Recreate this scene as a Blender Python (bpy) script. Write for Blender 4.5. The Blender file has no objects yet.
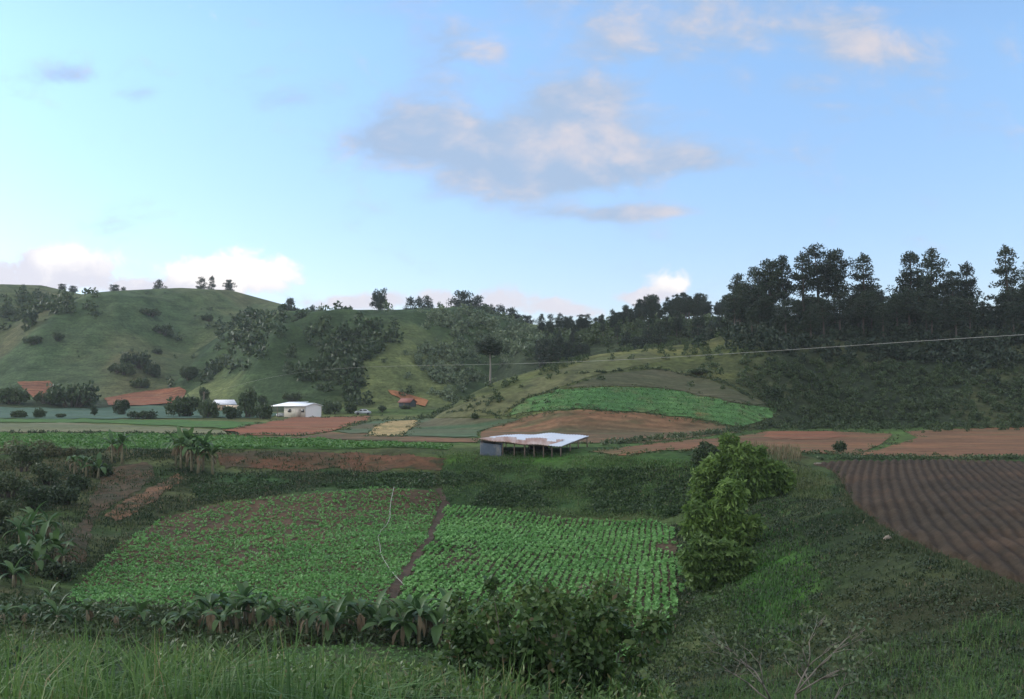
SKT = (.94, 1.05, 1.15); SUN_E = 1.3; EXPO = .86; HAZE = .00012; OVER = .86; CLOUD = .57; SOILK = .8; SATL = 1.1
import bpy, math, random
import numpy as np
from mathutils import Vector, geometry as mgeo

random.seed(7)
RNG = np.random.default_rng(7)
S = bpy.context.scene
COL = S.collection
F, CX, CY, HOR = 983.0, 512.0, 349.5, 385.0
TH = math.atan((HOR - CY) / F)
CT, ST = math.cos(TH), math.sin(TH)

# ------------------------------------------------------------------ viewing geometry helpers
def ray(px, py):
    a = (CY - py) / F
    d = CT - a * ST
    return (px - CX) / F / d, (ST + a * CT) / d          # X/Y and Z/Y

def at(px, py, Y):
    t, s = ray(px, py)
    return (t * Y, Y, s * Y)

def proj(X, Y, Z):
    w = Y * CT + Z * ST
    v = -Y * ST + Z * CT
    return CX + F * X / w, CY - F * v / w

# ------------------------------------------------------------------ numpy noise
_P = np.random.default_rng(3).permutation(512)
_V = np.random.default_rng(4).random(512)
def vnoise(x, y):
    xi = np.floor(x).astype(int); yi = np.floor(y).astype(int)
    fx = x - xi; fy = y - yi
    fx = fx * fx * (3 - 2 * fx); fy = fy * fy * (3 - 2 * fy)
    def h(i, j): return _V[(_P[(i) & 511] + j * 57) & 511]
    a = h(xi, yi) * (1 - fx) + h(xi + 1, yi) * fx
    b = h(xi, yi + 1) * (1 - fx) + h(xi + 1, yi + 1) * fx
    return (a * (1 - fy) + b * fy) * 2 - 1
def fbm(x, y, o=4):
    s = 0; a = 1.0; n = 0
    for k in range(o):
        s = s + a * vnoise(x * 2 ** k + 17.3 * k, y * 2 ** k - 9.1 * k); n += a; a *= 0.5
    return s / n
def sstep(a, b, x):
    u = np.clip((x - a) / (b - a), 0, 1); return u * u * (3 - 2 * u)
def smax(a, b, k):
    h = np.clip(0.5 + 0.5 * (a - b) / k, 0, 1)
    return b * (1 - h) + a * h + k * h * (1 - h)

# ------------------------------------------------------------------ terrain height
ZP = -7.4
_c = []
def A(px, py, D): _c.append(at(px, py, D))
def B(px, D, z): _c.append(((px - CX) / F * D, D, z))
for p in [(430,490,95),(392,488,96),(330,492,94),(260,499,91),(205,507,88),(150,528,80),(100,566,67),(75,590,60),(250,540,75),
          (300,590,58),(200,600,55.5),(388,585,57.5),(420,540,73),(330,540,74),(180,560,68),
          (445,507,92),(500,513,91),(560,519,89),(620,523,87),(676,532,82),(684,560,69),(680,600,56),(655,645,46),(560,600,56),
          (480,580,61),(420,600,55.5),(560,660,43.5),(560,550,72.5),(620,570,66),
          (350,640,45),(450,640,45),(350,680,37),(280,660,40),(450,690,36),(100,640,44),(0,620,48),(620,690,38),
          (800,699,26),(1024,699,23),(700,699,31),(900,640,33),(1024,640,30),(800,620,40),(750,580,52),(720,640,41),(800,540,56),
          (760,500,72),(700,490,88),(850,560,47),(720,560,60),
          (835,475,81),(845,505,60.5),(880,535,48),(940,562,41),(1024,592,35),(1200,650,28),
          (930,500,62.5),(1024,480,76.5),(1024,540,47),(930,462,94),(1200,500,62.5),(1200,460,96),(1400,520,54),(870,480,76.5),
          (-100,452,109),(0,451,110),(50,451,110),(100,452,109),(170,452,109),(220,452,109),(260,452,109),(300,452,109),(340,452,109),
          (380,453,107.5),(410,454,106),(435,455,105),(450,451,110),(475,452,109),(500,453,108),(530,454,107),(560,455,105.5),(590,457,102),(620,459,99),(650,461,96.5),
          (680,463,94),(740,466,91),(800,466,91),
          (220,468,105.5),(260,468,105.5),(300,468,105.5),(340,469,105),(380,470,104),(420,471,103),(440,475,101),(190,480,98),(300,483,99),(380,482,99.5),
          (450,470,104),(500,480,100),(560,490,97),(500,500,94.5),(620,490,95),(560,470,101),(660,500,90),
          (130,500,88),(100,530,78),(0,500,85),(50,540,70),(0,580,58),(0,540,68),(-100,500,80),(-100,560,60),(60,480,97),(0,470,101),
          (-200,455,104),(-200,520,62),(-300,480,78)]: A(*p)
for p in [(-250,38,-8.3),(-300,42,-7.5),(-400,60,-7.4),(-400,30,-6.5),
          (512,1,-1.75),(0,3,-1.8),(1024,3,-1.9),(0,8,-2.75),(300,8,-2.9),(600,8,-3.0),(1000,8,-3.2),(0,16,-4.75),(150,16,-4.85),(300,16,-5.35),
          (-200,16,-4.6),(-200,26,-7.2),(0,24,-7.7),(0,33,-10.9),(150,33,-11),(300,24,-8.2),(300,31,-10.8),(550,16,-5.6),(550,24,-8.4),(550,31,-10.9),
          (800,16,-5.6),(1000,16,-5.5),(1300,16,-5.6),(1400,28,-7.2)]: B(*p)
for px in range(-450, 1500, 150):
    for D in (118, 130, 150): B(px, D, ZP)
_c = np.array(_c)
_cx = _c[:, :2] / 20.0
def _solve():
    n = len(_c)
    r = np.sqrt(((_cx[:, None] - _cx[None]) ** 2).sum(-1))
    P = np.hstack([np.ones((n, 1)), _cx])
    M = np.zeros((n + 3, n + 3)); M[:n, :n] = r - 0.02 * np.eye(n); M[:n, n:] = P; M[n:, :n] = P.T
    return np.linalg.solve(M, np.concatenate([_c[:, 2], np.zeros(3)]))
_w = _solve()
def rbf(X, Y):
    x = X / 20.0; y = Y / 20.0
    out = _w[-3] + _w[-2] * x + _w[-1] * y
    for i in range(len(_c)):
        out = out + _w[i] * np.sqrt((x - _cx[i, 0]) ** 2 + (y - _cx[i, 1]) ** 2)
    return out

def curve(pts):
    p = np.array(pts, float)
    T = (p[:, 0] - CX) / F
    return lambda t: np.interp(t, T, p[:, 1])
# hills: crest pixel row, crest distance, base distance per azimuth
L_py = curve([(-500,300),(-200,296),(0,284),(40,285),(80,294),(120,291),(180,288),(230,290),(285,305),(330,322),(380,350),(430,395),(500,430)])
L_D = curve([(-500,560),(0,610),(200,640),(380,600)]); L_B = curve([(-500,300),(0,335),(200,330),(400,330)])
C_py = curve([(60,430),(150,395),(200,350),(240,322),(280,311),(330,312),(380,311),(430,309),(465,307),(490,314),(520,322),(560,329),(600,334),(700,345),(900,350)])
C_D = curve([(150,420),(300,455),(465,470),(600,480)]); C_B = curve([(150,300),(300,262),(400,258),(500,262),(700,270)])
M_py = curve([(470,400),(520,345),(560,339),(600,333),(640,324),(670,317),(700,319),(740,318),(800,315),(1024,310),(1500,300)])
M_D = curve([(500,335),(700,335)]); M_B = curve([(500,250),(700,245)])
R_py = curve([(405,428),(430,420),(440,414),(470,394),(500,380),(550,366),(600,354),(650,348),(700,343),(730,333),(800,327),(900,326),(1024,321),(1200,312),(1500,300)])
R_D = curve([(430,190),(500,200),(600,212),(700,222),(800,232),(1024,235)]); R_B = curve([(430,165),(500,160),(560,152),(740,156),(820,170),(1024,168),(1500,168)])
def layer(t, Y, X, py, D, Bs, amp, wl, shp, seed):
    Dc = D(t); Bc = Bs(t); u = (Y - Bc) / (Dc - Bc)
    zc = Dc * (HOR - py(t)) / F
    uc = np.clip(u, 0, 1)
    f = np.sin(uc * math.pi / 2) ** shp
    z = ZP + (zc - ZP) * f
    z = np.where(u > 1, zc - (u - 1) * np.abs(zc - ZP) * 0.35, z)
    z = np.where(u < 0, ZP + u * 30, z)
    n = fbm(X / wl + seed, Y / (wl * 2.2) + seed, 4)
    rid = 1 - np.abs(fbm(X / (wl * 1.4) + 5 + seed, Y / (wl * 3.5) + seed, 3)) * 2.2
    env = np.clip(uc * (1 - uc) * 4, 0, 1)
    z = z + amp * env * (n * 0.9 + rid * 1.2 - 0.5)
    z = z + amp * .16 * env * fbm(X / (wl * .16) + seed, Y / (wl * .3), 3)
    if z.ndim == 2:                                     # keep the crest at its height: lower bulges that would stand above it
        ok = (u > .05) & (u < 1.6) & (zc > ZP)
        for _ in range(4):
            ex = np.where(ok, z / Y - zc / Dc, -9).max(0)
            ex = np.where(ex > -1, ex, 0)
            z = z - ex[None, :] * Y * np.clip(u, 0, 1)
    return z

def height(X, Y):
    t = X / Y
    far = np.full_like(X, ZP)
    near = rbf(X, np.minimum(Y, 150.0))
    w = sstep(111, 122, Y)
    z = near * (1 - w) + far * w
    rough = sstep(4, 14, Y) * (1 - sstep(95, 125, Y)) * 0.16
    z = z + rough * fbm(X / 2.6, Y / 2.6, 3)
    lid = np.zeros(X.shape, int)
    for k, (args, kk) in enumerate([((L_py, L_D, L_B, 23, 95, 1.25, 1.7), 3), ((C_py, C_D, C_B, 14, 60, 1.2, 4.1), 3),
                                    ((M_py, M_D, M_B, 3, 45, 1.1, 7.7), 2), ((R_py, R_D, R_B, 1.3, 26, 1.12, 2.9), 1.0)]):
        zl = layer(t, Y, X, *args)
        lid = np.where(zl > z, k + 1, lid)
        z = smax(zl, z, kk * sstep(125, 170, Y) + 0.01)
    return z, lid

NT, NQ = 640, 900
T0, T1, Q0, Q1 = -1.0, 1.0, math.log(1.2), math.log(1150.0)
_t = np.linspace(T0, T1, NT); _q = np.linspace(Q0, Q1, NQ)
GT, GQ = np.meshgrid(_t, _q)
GY = np.exp(GQ); GX = GT * GY
GZ, GL = height(GX, GY)
def H(X, Y):
    X = np.asarray(X, float); Y = np.asarray(Y, float)
    a = np.clip((X / Y - T0) / (T1 - T0) * (NT - 1), 0, NT - 1.001); b = np.clip((np.log(Y) - Q0) / (Q1 - Q0) * (NQ - 1), 0, NQ - 1.001)
    i = a.astype(int); j = b.astype(int); a = a - i; b = b - j
    return (GZ[j, i] * (1 - a) + GZ[j, i + 1] * a) * (1 - b) + (GZ[j + 1, i] * (1 - a) + GZ[j + 1, i + 1] * a) * b
_YS = np.exp(np.linspace(math.log(3), math.log(1000), 6000))
def hit(px, py, ymin=0):
    t, s = ray(px, py)
    Y = _YS[_YS >= ymin]
    d = s * Y - H(t * Y, Y)
    k = int(np.argmax(d < 0)) if (d < 0).any() else len(Y) - 1
    return (t * Y[k], Y[k], float(H(t * Y[k], Y[k])))

# ------------------------------------------------------------------ object helpers
def np_mesh(name, V, Fs, mat, parent=None, smooth=False):
    """V (n,3); Fs = list of int arrays (m,k)"""
    me = bpy.data.meshes.new(name)
    if not isinstance(Fs, list): Fs = [Fs]
    Fs = [np.asarray(f, np.int32) for f in Fs if len(f)]
    V = np.asarray(V, np.float32)
    me.vertices.add(len(V)); me.vertices.foreach_set('co', V.ravel())
    loops = np.concatenate([f.ravel() for f in Fs]); tot = np.concatenate([np.full(len(f), f.shape[1], np.int32) for f in Fs])
    st = np.concatenate([[0], np.cumsum(tot)[:-1]]).astype(np.int32)
    me.loops.add(len(loops)); me.loops.foreach_set('vertex_index', loops)
    me.polygons.add(len(tot)); me.polygons.foreach_set('loop_start', st)
    try: me.polygons.foreach_set('loop_total', tot)
    except Exception: pass
    me.update(calc_edges=True); me.validate()
    if smooth: me.polygons.foreach_set('use_smooth', np.ones(len(tot), bool))
    if mat: me.materials.append(mat)
    o = bpy.data.objects.new(name, me); COL.objects.link(o)
    if parent: o.parent = parent
    return o
def tag(o, label, cat, group=None, kind=None):
    o['label'] = label
    if cat: o['category'] = cat
    if group: o['group'] = group
    if kind: o['kind'] = kind
    return o
def struct(o, label=None, cat=None):
    o['kind'] = 'structure'
    if label: o['label'] = label
    if cat: o['category'] = cat
    return o
def stuff(o, label, cat):
    return tag(o, label, cat, None, 'stuff')
def thing(name, label, cat, loc, rz=0, group=None, sc=1):
    o = bpy.data.objects.new(name, None); COL.objects.link(o); o.empty_display_size = 0.3
    o.location = loc; o.rotation_euler = (0, 0, rz); o.scale = (sc, sc, sc) if not hasattr(sc, '__len__') else sc
    return tag(o, label, cat, group)
def dup(src, loc, rz, sc, label, group=None, cat=None, used=set()):
    """first use moves the source itself, later uses copy it with its parts"""
    if src.name not in used:
        used.add(src.name); r = src
    else:
        r = src.copy(); COL.objects.link(r)
        for ch in list(src.children):
            c = ch.copy(); COL.objects.link(c); c.parent = r
    r.location = loc; r.rotation_euler = (0, 0, rz); r.scale = (sc, sc, sc) if not hasattr(sc, '__len__') else sc
    r['label'] = label
    if group: r['group'] = group
    elif 'group' in r: del r['group']
    if cat: r['category'] = cat
    return r

class MB:
    def __init__(s): s.V = []; s.Q = []; s.n = 0
    def add(s, v, f):
        s.V.append(np.asarray(v, float)); s.Q.extend([[i + s.n for i in q] for q in f]); s.n += len(v)
    def box(s, c, d, rz=0, tilt=None):
        x, y, z = [k / 2 for k in d]
        v = np.array([(-x,-y,-z),(x,-y,-z),(x,y,-z),(-x,y,-z),(-x,-y,z),(x,-y,z),(x,y,z),(-x,y,z)])
        cr, sr = math.cos(rz), math.sin(rz)
        v = np.stack([v[:,0]*cr - v[:,1]*sr, v[:,0]*sr + v[:,1]*cr, v[:,2]], 1) + np.array(c)
        s.add(v, [(0,3,2,1),(4,5,6,7),(0,1,5,4),(1,2,6,5),(2,3,7,6),(3,0,4,7)])
    def tube(s, pts, rad, n=6):
        P = [Vector(p) for p in pts]; rings = []
        if not hasattr(rad, '__len__'): rad = [rad] * len(P)
        for i, p in enumerate(P):
            d = (P[min(i+1, len(P)-1)] - P[max(i-1, 0)]).normalized()
            a = d.cross(Vector((0,0,1)) if abs(d.z) < .9 else Vector((1,0,0))).normalized(); b = d.cross(a)
            rings.append([p + (a * math.cos(2*math.pi*k/n) + b * math.sin(2*math.pi*k/n)) * rad[i] for k in range(n)])
        v = [tuple(q) for r in rings for q in r]
        f = [(i*n+k, i*n+(k+1) % n, (i+1)*n+(k+1) % n, (i+1)*n+k) for i in range(len(P)-1) for k in range(n)]
        f.append(tuple(range(n))[::-1]) if n == 4 else None
        s.add(v, f)
        if n != 4:
            top = (len(P)-1)*n; base = s.n - len(v)
            s.Q += [[base+top, base+top+k, base+top+k+1] for k in range(1, n-1)]
            s.Q += [[base, base+k+1, base+k] for k in range(1, n-1)]
    def build(s, name, mat, parent=None, smooth=False):
        V = np.concatenate(s.V); q4 = [q for q in s.Q if len(q) == 4]; q3 = [q for q in s.Q if len(q) == 3]
        return np_mesh(name, V, [np.array(q) for q in (q4, q3) if q], mat, parent, smooth)

def unit(v): return v / (np.linalg.norm(v, axis=1, keepdims=True) + 1e-9)
def cards(P, L, W, axis=None, up=0.0, rng=RNG):
    """kite-shaped leaves: centres P, length L, width W"""
    n = len(P)
    a = unit(rng.normal(size=(n, 3))) if axis is None else unit(axis)
    b = unit(np.cross(a, unit(rng.normal(size=(n, 3))) + np.array([0, 0, up])))
    L = (np.zeros(n) + L)[:, None]; W = (np.zeros(n) + W)[:, None]
    V = np.stack([P - a*L/2, P + b*W/2 + a*L*.06, P + a*L/2, P - b*W/2 + a*L*.06], 1).reshape(-1, 3)
    return V, np.arange(4*n).reshape(n, 4)
def cat_cards(lst):
    V = []; Q = []; n = 0
    for v, q in lst: V.append(v); Q.append(q + n); n += len(v)
    return np.concatenate(V), np.concatenate(Q)

# ------------------------------------------------------------------ materials
def srgb(r, g, b): return tuple(((c/255)/12.92 if c/255 <= .04045 else ((c/255+.055)/1.055)**2.4) for c in (r, g, b)) + (1,)
class NT_:
    def __init__(s, tree): s.t = tree; s.n = tree.nodes; s.l = tree.links
    def new(s, ty, **kw):
        n = s.n.new(ty)
        for k, v in kw.items(): setattr(n, k, v)
        return n
    def put(s, sock, v):
        if hasattr(v, 'links'): s.l.new(v, sock)
        elif v is not None: sock.default_value = v
    def math(s, op, a, b=None, c=None, clamp=False):
        n = s.new('ShaderNodeMath', operation=op, use_clamp=clamp)
        for i, v in enumerate((a, b, c)):
            if v is not None: s.put(n.inputs[i], v)
        return n.outputs[0]
    def mix(s, fac, a, b, blend='MIX'):
        n = s.new('ShaderNodeMix', data_type='RGBA', blend_type=blend)
        s.put(n.inputs[0], fac); s.put(n.inputs[6], a); s.put(n.inputs[7], b)
        return n.outputs[2]
    def noise(s, vec, scale, detail=3, rough=.55, dist=0):
        n = s.new('ShaderNodeTexNoise'); n.inputs['Scale'].default_value = scale; n.inputs['Detail'].default_value = detail
        n.inputs['Roughness'].default_value = rough; n.inputs['Distortion'].default_value = dist
        if vec is not None: s.l.new(vec, n.inputs['Vector'])
        return n.outputs['Fac']
    def ramp(s, fac, stops):
        n = s.new('ShaderNodeValToRGB'); e = n.color_ramp.elements
        while len(e) < len(stops): e.new(0.5)
        for k, (p, c) in enumerate(stops): e[k].position = p; e[k].color = c if len(c) == 4 else (*c, 1)
        s.l.new(fac, n.inputs[0]); return n.outputs[0]
    def range(s, v, a, b, c=0, d=1, sm=False):
        n = s.new('ShaderNodeMapRange', interpolation_type='SMOOTHSTEP' if sm else 'LINEAR', clamp=True)
        s.put(n.inputs[0], v)
        for k, x in zip((1, 2, 3, 4), (a, b, c, d)): n.inputs[k].default_value = x
        return n.outputs[0]
def newmat(name):
    m = bpy.data.materials.new(name); m.use_nodes = True
    k = NT_(m.node_tree); b = k.n['Principled BSDF']
    return m, k, b
def bump(k, b, h, strength=.5, dist=.1):
    n = k.new('ShaderNodeBump'); n.inputs['Strength'].default_value = strength; n.inputs['Distance'].default_value = dist
    k.l.new(h, n.inputs['Height']); k.l.new(n.outputs[0], b.inputs['Normal'])
def pos(k): return k.new('ShaderNodeNewGeometry').outputs['Position']
def leafmat(name, cols, patch=6.0, trans=.25, rough=.55, dry=None):
    """leaves: each leaf its own tint, plants differ, slow drift over the ground"""
    cols = [tuple(max(.004, sum(c) / 3 + (x - sum(c) / 3) * SATL) for x in c) for c in cols]
    m, k, b = newmat(name)
    g = k.new('ShaderNodeNewGeometry'); oi = k.new('ShaderNodeObjectInfo')
    nz = k.noise(g.outputs['Position'], 1.0 / patch, 2)
    f = k.math('ADD', k.math('MULTIPLY', g.outputs['Random Per Island'], .55), k.math('ADD', k.math('MULTIPLY', k.math('SUBTRACT', nz, .5), 1.3), k.math('MULTIPLY', oi.outputs['Random'], .45)), clamp=True)
    n = len(cols)
    c = k.ramp(f, [(i / max(1, n-1), cols[i]) for i in range(n)])
    if dry:
        c = k.mix(k.range(g.outputs['Random Per Island'], dry[1], 1.0, 0, 1), c, (*dry[0], 1))
    k.l.new(c, b.inputs['Base Color']); b.inputs['Roughness'].default_value = rough
    b.inputs['Specular IOR Level'].default_value = .25
    if trans:
        t = k.new('ShaderNodeBsdfTranslucent'); k.l.new(c, t.inputs[0])
        ms = k.new('ShaderNodeMixShader'); ms.inputs[0].default_value = trans
        k.l.new(b.outputs[0], ms.inputs[1]); k.l.new(t.outputs[0], ms.inputs[2])
        k.l.new(ms.outputs[0], k.n['Material Output'].inputs[0])
    return m
def soilmat(name, c1, c2, c3=None, sc=.25, fine=3.0, bs=.6, bd=.15, spots=None, stretch=None, rows=None):
    m, k, b = newmat(name)
    p = pos(k)
    if stretch:
        mp = k.new('ShaderNodeMapping'); mp.inputs['Scale'].default_value = stretch[0]; mp.inputs['Rotation'].default_value = (0, 0, stretch[1])
        k.l.new(p, mp.inputs[0]); pp = mp.outputs[0]
    else: pp = p
    n1 = k.noise(pp, sc, 4, .6, .4); n2 = k.noise(p, fine, 4, .65)
    c1, c2 = tuple(x * SOILK for x in c1), tuple(x * SOILK for x in c2)
    if c3: c3 = tuple(x * SOILK for x in c3)
    c = k.mix(k.range(n1, .38, .62, 0, 1, True), (*c1, 1), (*c2, 1))
    if c3: c = k.mix(k.range(k.noise(pp, sc * 2.7, 4, .6), .5, .68, 0, .85, True), c, (*c3, 1))
    if spots: c = k.mix(k.range(k.noise(p, spots[1], 2, .5), spots[2], spots[2] + .1, 0, 1), c, (*spots[0], 1))
    n3 = k.noise(pp, sc * 7, 4, .7)
    c = k.mix(1.0, c, k.mix(n2, (.45, .45, .45, 1), (1.5, 1.5, 1.5, 1)), 'MULTIPLY')
    c = k.mix(1.0, c, k.mix(k.range(n3, .25, .75), (.60, .62, .60, 1), (1.36, 1.34, 1.3, 1)), 'MULTIPLY')
    if rows:                                            # tilled rows: spacing, direction, strength
        mp = k.new('ShaderNodeMapping'); mp.inputs['Rotation'].default_value = (0, 0, rows[1]); k.l.new(p, mp.inputs[0])
        wv = k.new('ShaderNodeTexWave', wave_type='BANDS', bands_direction='Y'); wv.inputs['Scale'].default_value = .314 / rows[0]
        wv.inputs['Distortion'].default_value = 2.5; wv.inputs['Detail'].default_value = 3; wv.inputs['Detail Scale'].default_value = .15
        k.l.new(mp.outputs[0], wv.inputs['Vector'])
        c = k.mix(1.0, c, k.mix(wv.outputs['Fac'], (1 - rows[2],) * 3 + (1,), (1 + rows[2],) * 3 + (1,)), 'MULTIPLY')
    k.l.new(c, b.inputs['Base Color']); b.inputs['Roughness'].default_value = .95; b.inputs['Specular IOR Level'].default_value = .1
    bump(k, b, n2, bs, bd)
    return m
def plain(name, c, rough=.7, metal=0, var=.25, scale=2.0, c2=None, thr=.5):
    m, k, b = newmat(name)
    tc = k.new('ShaderNodeTexCoord').outputs['Object']
    n = k.noise(tc, scale, 4, .6)
    col = k.mix(n, tuple(x * (1 - var) for x in c) + (1,), tuple(min(1, x * (1 + var)) for x in c) + (1,))
    if c2: col = k.mix(k.range(k.noise(tc, scale * .45, 5, .65), thr, thr + .12, 0, 1), col, (*c2, 1))
    k.l.new(col, b.inputs['Base Color']); b.inputs['Roughness'].default_value = rough; b.inputs['Metallic'].default_value = metal
    return m

#PARTS
# ------------------------------------------------------------------ ground colours (what grows where, some bank shade painted in) and ground meshes
GPX, GPY = proj(GX, GY, GZ)
n1 = fbm(GX / 9, GY / 9, 4); n2 = fbm(GX / 38 + 3, GY / 55, 4); n3 = fbm(GX / 3.1, GY / 3.1, 3)
def lerp(a, b, f): return a + (b - a) * f[..., None]
def c3(*c): return np.zeros(GX.shape + (3,)) + np.array(c)
near = lerp(c3(.030, .052, .022), c3(.054, .064, .033), sstep(-.25, .35, n1 * .7 + n2 * .5))
near = lerp(near, c3(.050, .040, .026), sstep(.15, .5, n3 * .5 + n1 * .6) * .6)
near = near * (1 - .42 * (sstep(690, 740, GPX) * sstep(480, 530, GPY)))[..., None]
rs = sstep(760, 900, GPX) * sstep(480, 560, GPY)
near = lerp(near, c3(.038, .044, .027), rs * .6)
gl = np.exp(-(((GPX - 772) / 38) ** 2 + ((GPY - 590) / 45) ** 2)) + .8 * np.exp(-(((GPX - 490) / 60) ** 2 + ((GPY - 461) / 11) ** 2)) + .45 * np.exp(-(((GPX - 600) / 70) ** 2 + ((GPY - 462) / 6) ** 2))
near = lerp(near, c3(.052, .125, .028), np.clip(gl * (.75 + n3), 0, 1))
plat = lerp(c3(.050, .080, .032), c3(.085, .095, .045), sstep(-.3, .4, n2))
lh = lerp(c3(.058, .084, .044), c3(.092, .106, .062), sstep(-.3, .4, n2 + .5 * n1))
lh = lerp(lh, c3(.045, .070, .040), sstep(.05, .4, fbm(GX / 60 + 9, GY / 90, 4)) * .7)
lh = lerp(lh, c3(.10, .092, .058), sstep(.2, .5, fbm(GX / 30 + 19, GY / 60, 3)) * .6) * .88
ch = lerp(c3(.036, .056, .030), c3(.100, .118, .060), sstep(-.1, .3, fbm(GX / 33 + 2, GY / 60, 4) - .12)) * .90
mh = c3(.030, .040, .024) + n1[..., None] * .008
rh_l = lerp(c3(.068, .080, .038), c3(.100, .102, .050), sstep(-.25, .3, n1 + .6 * n2))
rh_l = lerp(rh_l, c3(.050, .058, .030), sstep(.0, .35, fbm(GX / 14, GY / 9 + 4, 4)))
rh_d = lerp(c3(.022, .030, .020), c3(.048, .055, .032), sstep(.0, .45, n1 + .5 * n2))
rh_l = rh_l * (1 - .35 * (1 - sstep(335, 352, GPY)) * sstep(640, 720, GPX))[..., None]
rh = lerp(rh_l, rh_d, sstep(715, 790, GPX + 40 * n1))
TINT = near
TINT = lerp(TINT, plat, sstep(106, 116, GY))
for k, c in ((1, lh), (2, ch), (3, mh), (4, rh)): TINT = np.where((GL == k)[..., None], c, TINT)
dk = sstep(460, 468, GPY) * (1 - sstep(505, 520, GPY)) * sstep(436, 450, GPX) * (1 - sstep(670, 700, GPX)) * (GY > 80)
TINT = lerp(TINT, c3(.026, .050, .022), np.clip(dk * (.55 + 1.1 * n1), 0, 1))  # bank below the shed: dark plants plus shade of the steep face painted in
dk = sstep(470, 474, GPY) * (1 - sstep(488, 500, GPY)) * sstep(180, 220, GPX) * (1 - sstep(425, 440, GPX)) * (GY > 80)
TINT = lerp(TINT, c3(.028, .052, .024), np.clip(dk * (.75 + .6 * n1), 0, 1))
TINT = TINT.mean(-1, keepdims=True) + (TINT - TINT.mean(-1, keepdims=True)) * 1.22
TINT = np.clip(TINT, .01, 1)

def groundmat():
    m, k, b = newmat('hill_grass')
    at_ = k.new('ShaderNodeAttribute', attribute_name='tint')
    p = pos(k)
    f1 = k.noise(p, .9, 5, .7); f2 = k.noise(p, .13, 5, .68); f3 = k.noise(p, 6.0, 3, .6)
    c = k.mix(1.0, at_.outputs['Color'], k.mix(k.range(f1, .25, .75), (.40, .42, .40, 1), (1.55, 1.55, 1.5, 1)), 'MULTIPLY')
    c = k.mix(1.0, c, k.mix(k.range(f2, .3, .7), (.55, .60, .58, 1), (1.42, 1.38, 1.32, 1)), 'MULTIPLY')
    k.l.new(c, b.inputs['Base Color']); b.inputs['Roughness'].default_value = .95; b.inputs['Specular IOR Level'].default_value = .08
    mp = k.new('ShaderNodeMapping'); mp.inputs['Scale'].default_value = (.06, .06, .55); k.l.new(p, mp.inputs[0])
    f4 = k.noise(mp.outputs[0], 1.0, 5, .7, 1.2)                # faint tracks along the contours
    c = k.mix(1.0, c, k.mix(k.range(f4, .35, .65), (.74, .76, .74, 1), (1.24, 1.22, 1.18, 1)), 'MULTIPLY')
    k.l.new(c, b.inputs['Base Color'])
    h = k.math('ADD', k.math('MULTIPLY', f1, 1.0), k.math('MULTIPLY', f3, .25))
    bump(k, b, h, .9, .35)
    return m
MG = groundmat()
def part_mesh(name, sel, label):
    """sel: bool per grid cell"""
    idx = np.arange(NT * NQ).reshape(NQ, NT)
    q = np.stack([idx[:-1, :-1], idx[:-1, 1:], idx[1:, 1:], idx[1:, :-1]], -1)[sel]
    used, inv = np.unique(q, return_inverse=True)
    V = np.stack([GX, GY, GZ], -1).reshape(-1, 3)[used]
    o = np_mesh(name, V, inv.reshape(-1, 4), MG, smooth=True)
    a = o.data.attributes.new('tint', 'FLOAT_COLOR', 'POINT')
    a.data.foreach_set('color', np.concatenate([TINT.reshape(-1, 3)[used], np.ones((len(used), 1))], 1).astype(np.float32).ravel())
    return struct(o, label)
cell = GL[:-1, :-1]
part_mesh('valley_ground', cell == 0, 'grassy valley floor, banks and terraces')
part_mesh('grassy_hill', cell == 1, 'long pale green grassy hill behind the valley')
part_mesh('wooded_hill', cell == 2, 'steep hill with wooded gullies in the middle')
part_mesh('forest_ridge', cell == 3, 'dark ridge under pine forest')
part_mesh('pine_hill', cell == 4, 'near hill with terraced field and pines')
# the bank goes on behind and beside the camera
mb = MB(); mb.add([(-400,-200,-2.6),(400,-200,-2.6),(400,1.3,-2.6),(-400,1.3,-2.6)], [(0,1,2,3)])
mb.add([(-1.3,-6,-1.75),(1.3,-6,-1.75),(1.3,1.22,-1.75),(-1.3,1.22,-1.75)], [(0,1,2,3)])
o = mb.build('roadside_ground', soilmat('bank_grass', (.035,.055,.025), (.06,.06,.035))); struct(o, 'grassy bank at the viewpoint')

# ------------------------------------------------------------------ pixel polygons on the terrain
def inside(px, py, poly):
    px = np.asarray(px); py = np.asarray(py); r = np.zeros(px.shape, bool)
    n = len(poly)
    for i in range(n):
        x1, y1 = poly[i]; x2, y2 = poly[(i + 1) % n]
        c = ((y1 > py) != (y2 > py)) & (px < (x2 - x1) * (py - y1) / ((y2 - y1) if y2 != y1 else 1e-9) + x1)
        r ^= c
    return r
def outline(poly, step=6, jit=.7, ymin=0, seed=0):
    rg = random.Random(seed + len(poly)); pts = []
    for i in range(len(poly)):
        a, b = poly[i], poly[(i+1) % len(poly)]
        L = math.hypot(b[0]-a[0], (b[1]-a[1]) * 2); n = max(1, int(L / step))
        for k in range(n):
            f = k / n
            x = a[0]+(b[0]-a[0])*f; y = a[1]+(b[1]-a[1])*f
            wx = float(vnoise(np.array([x / 14.]), np.array([y / 7. + 3]))[0]) * jit * 2; wy = float(vnoise(np.array([x / 14. + 40]), np.array([y / 7.]))[0]) * jit * .8
            pts.append(hit(x + wx + rg.uniform(-jit, jit), y + wy + rg.uniform(-jit, jit) * .45, ymin))
    return pts
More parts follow.
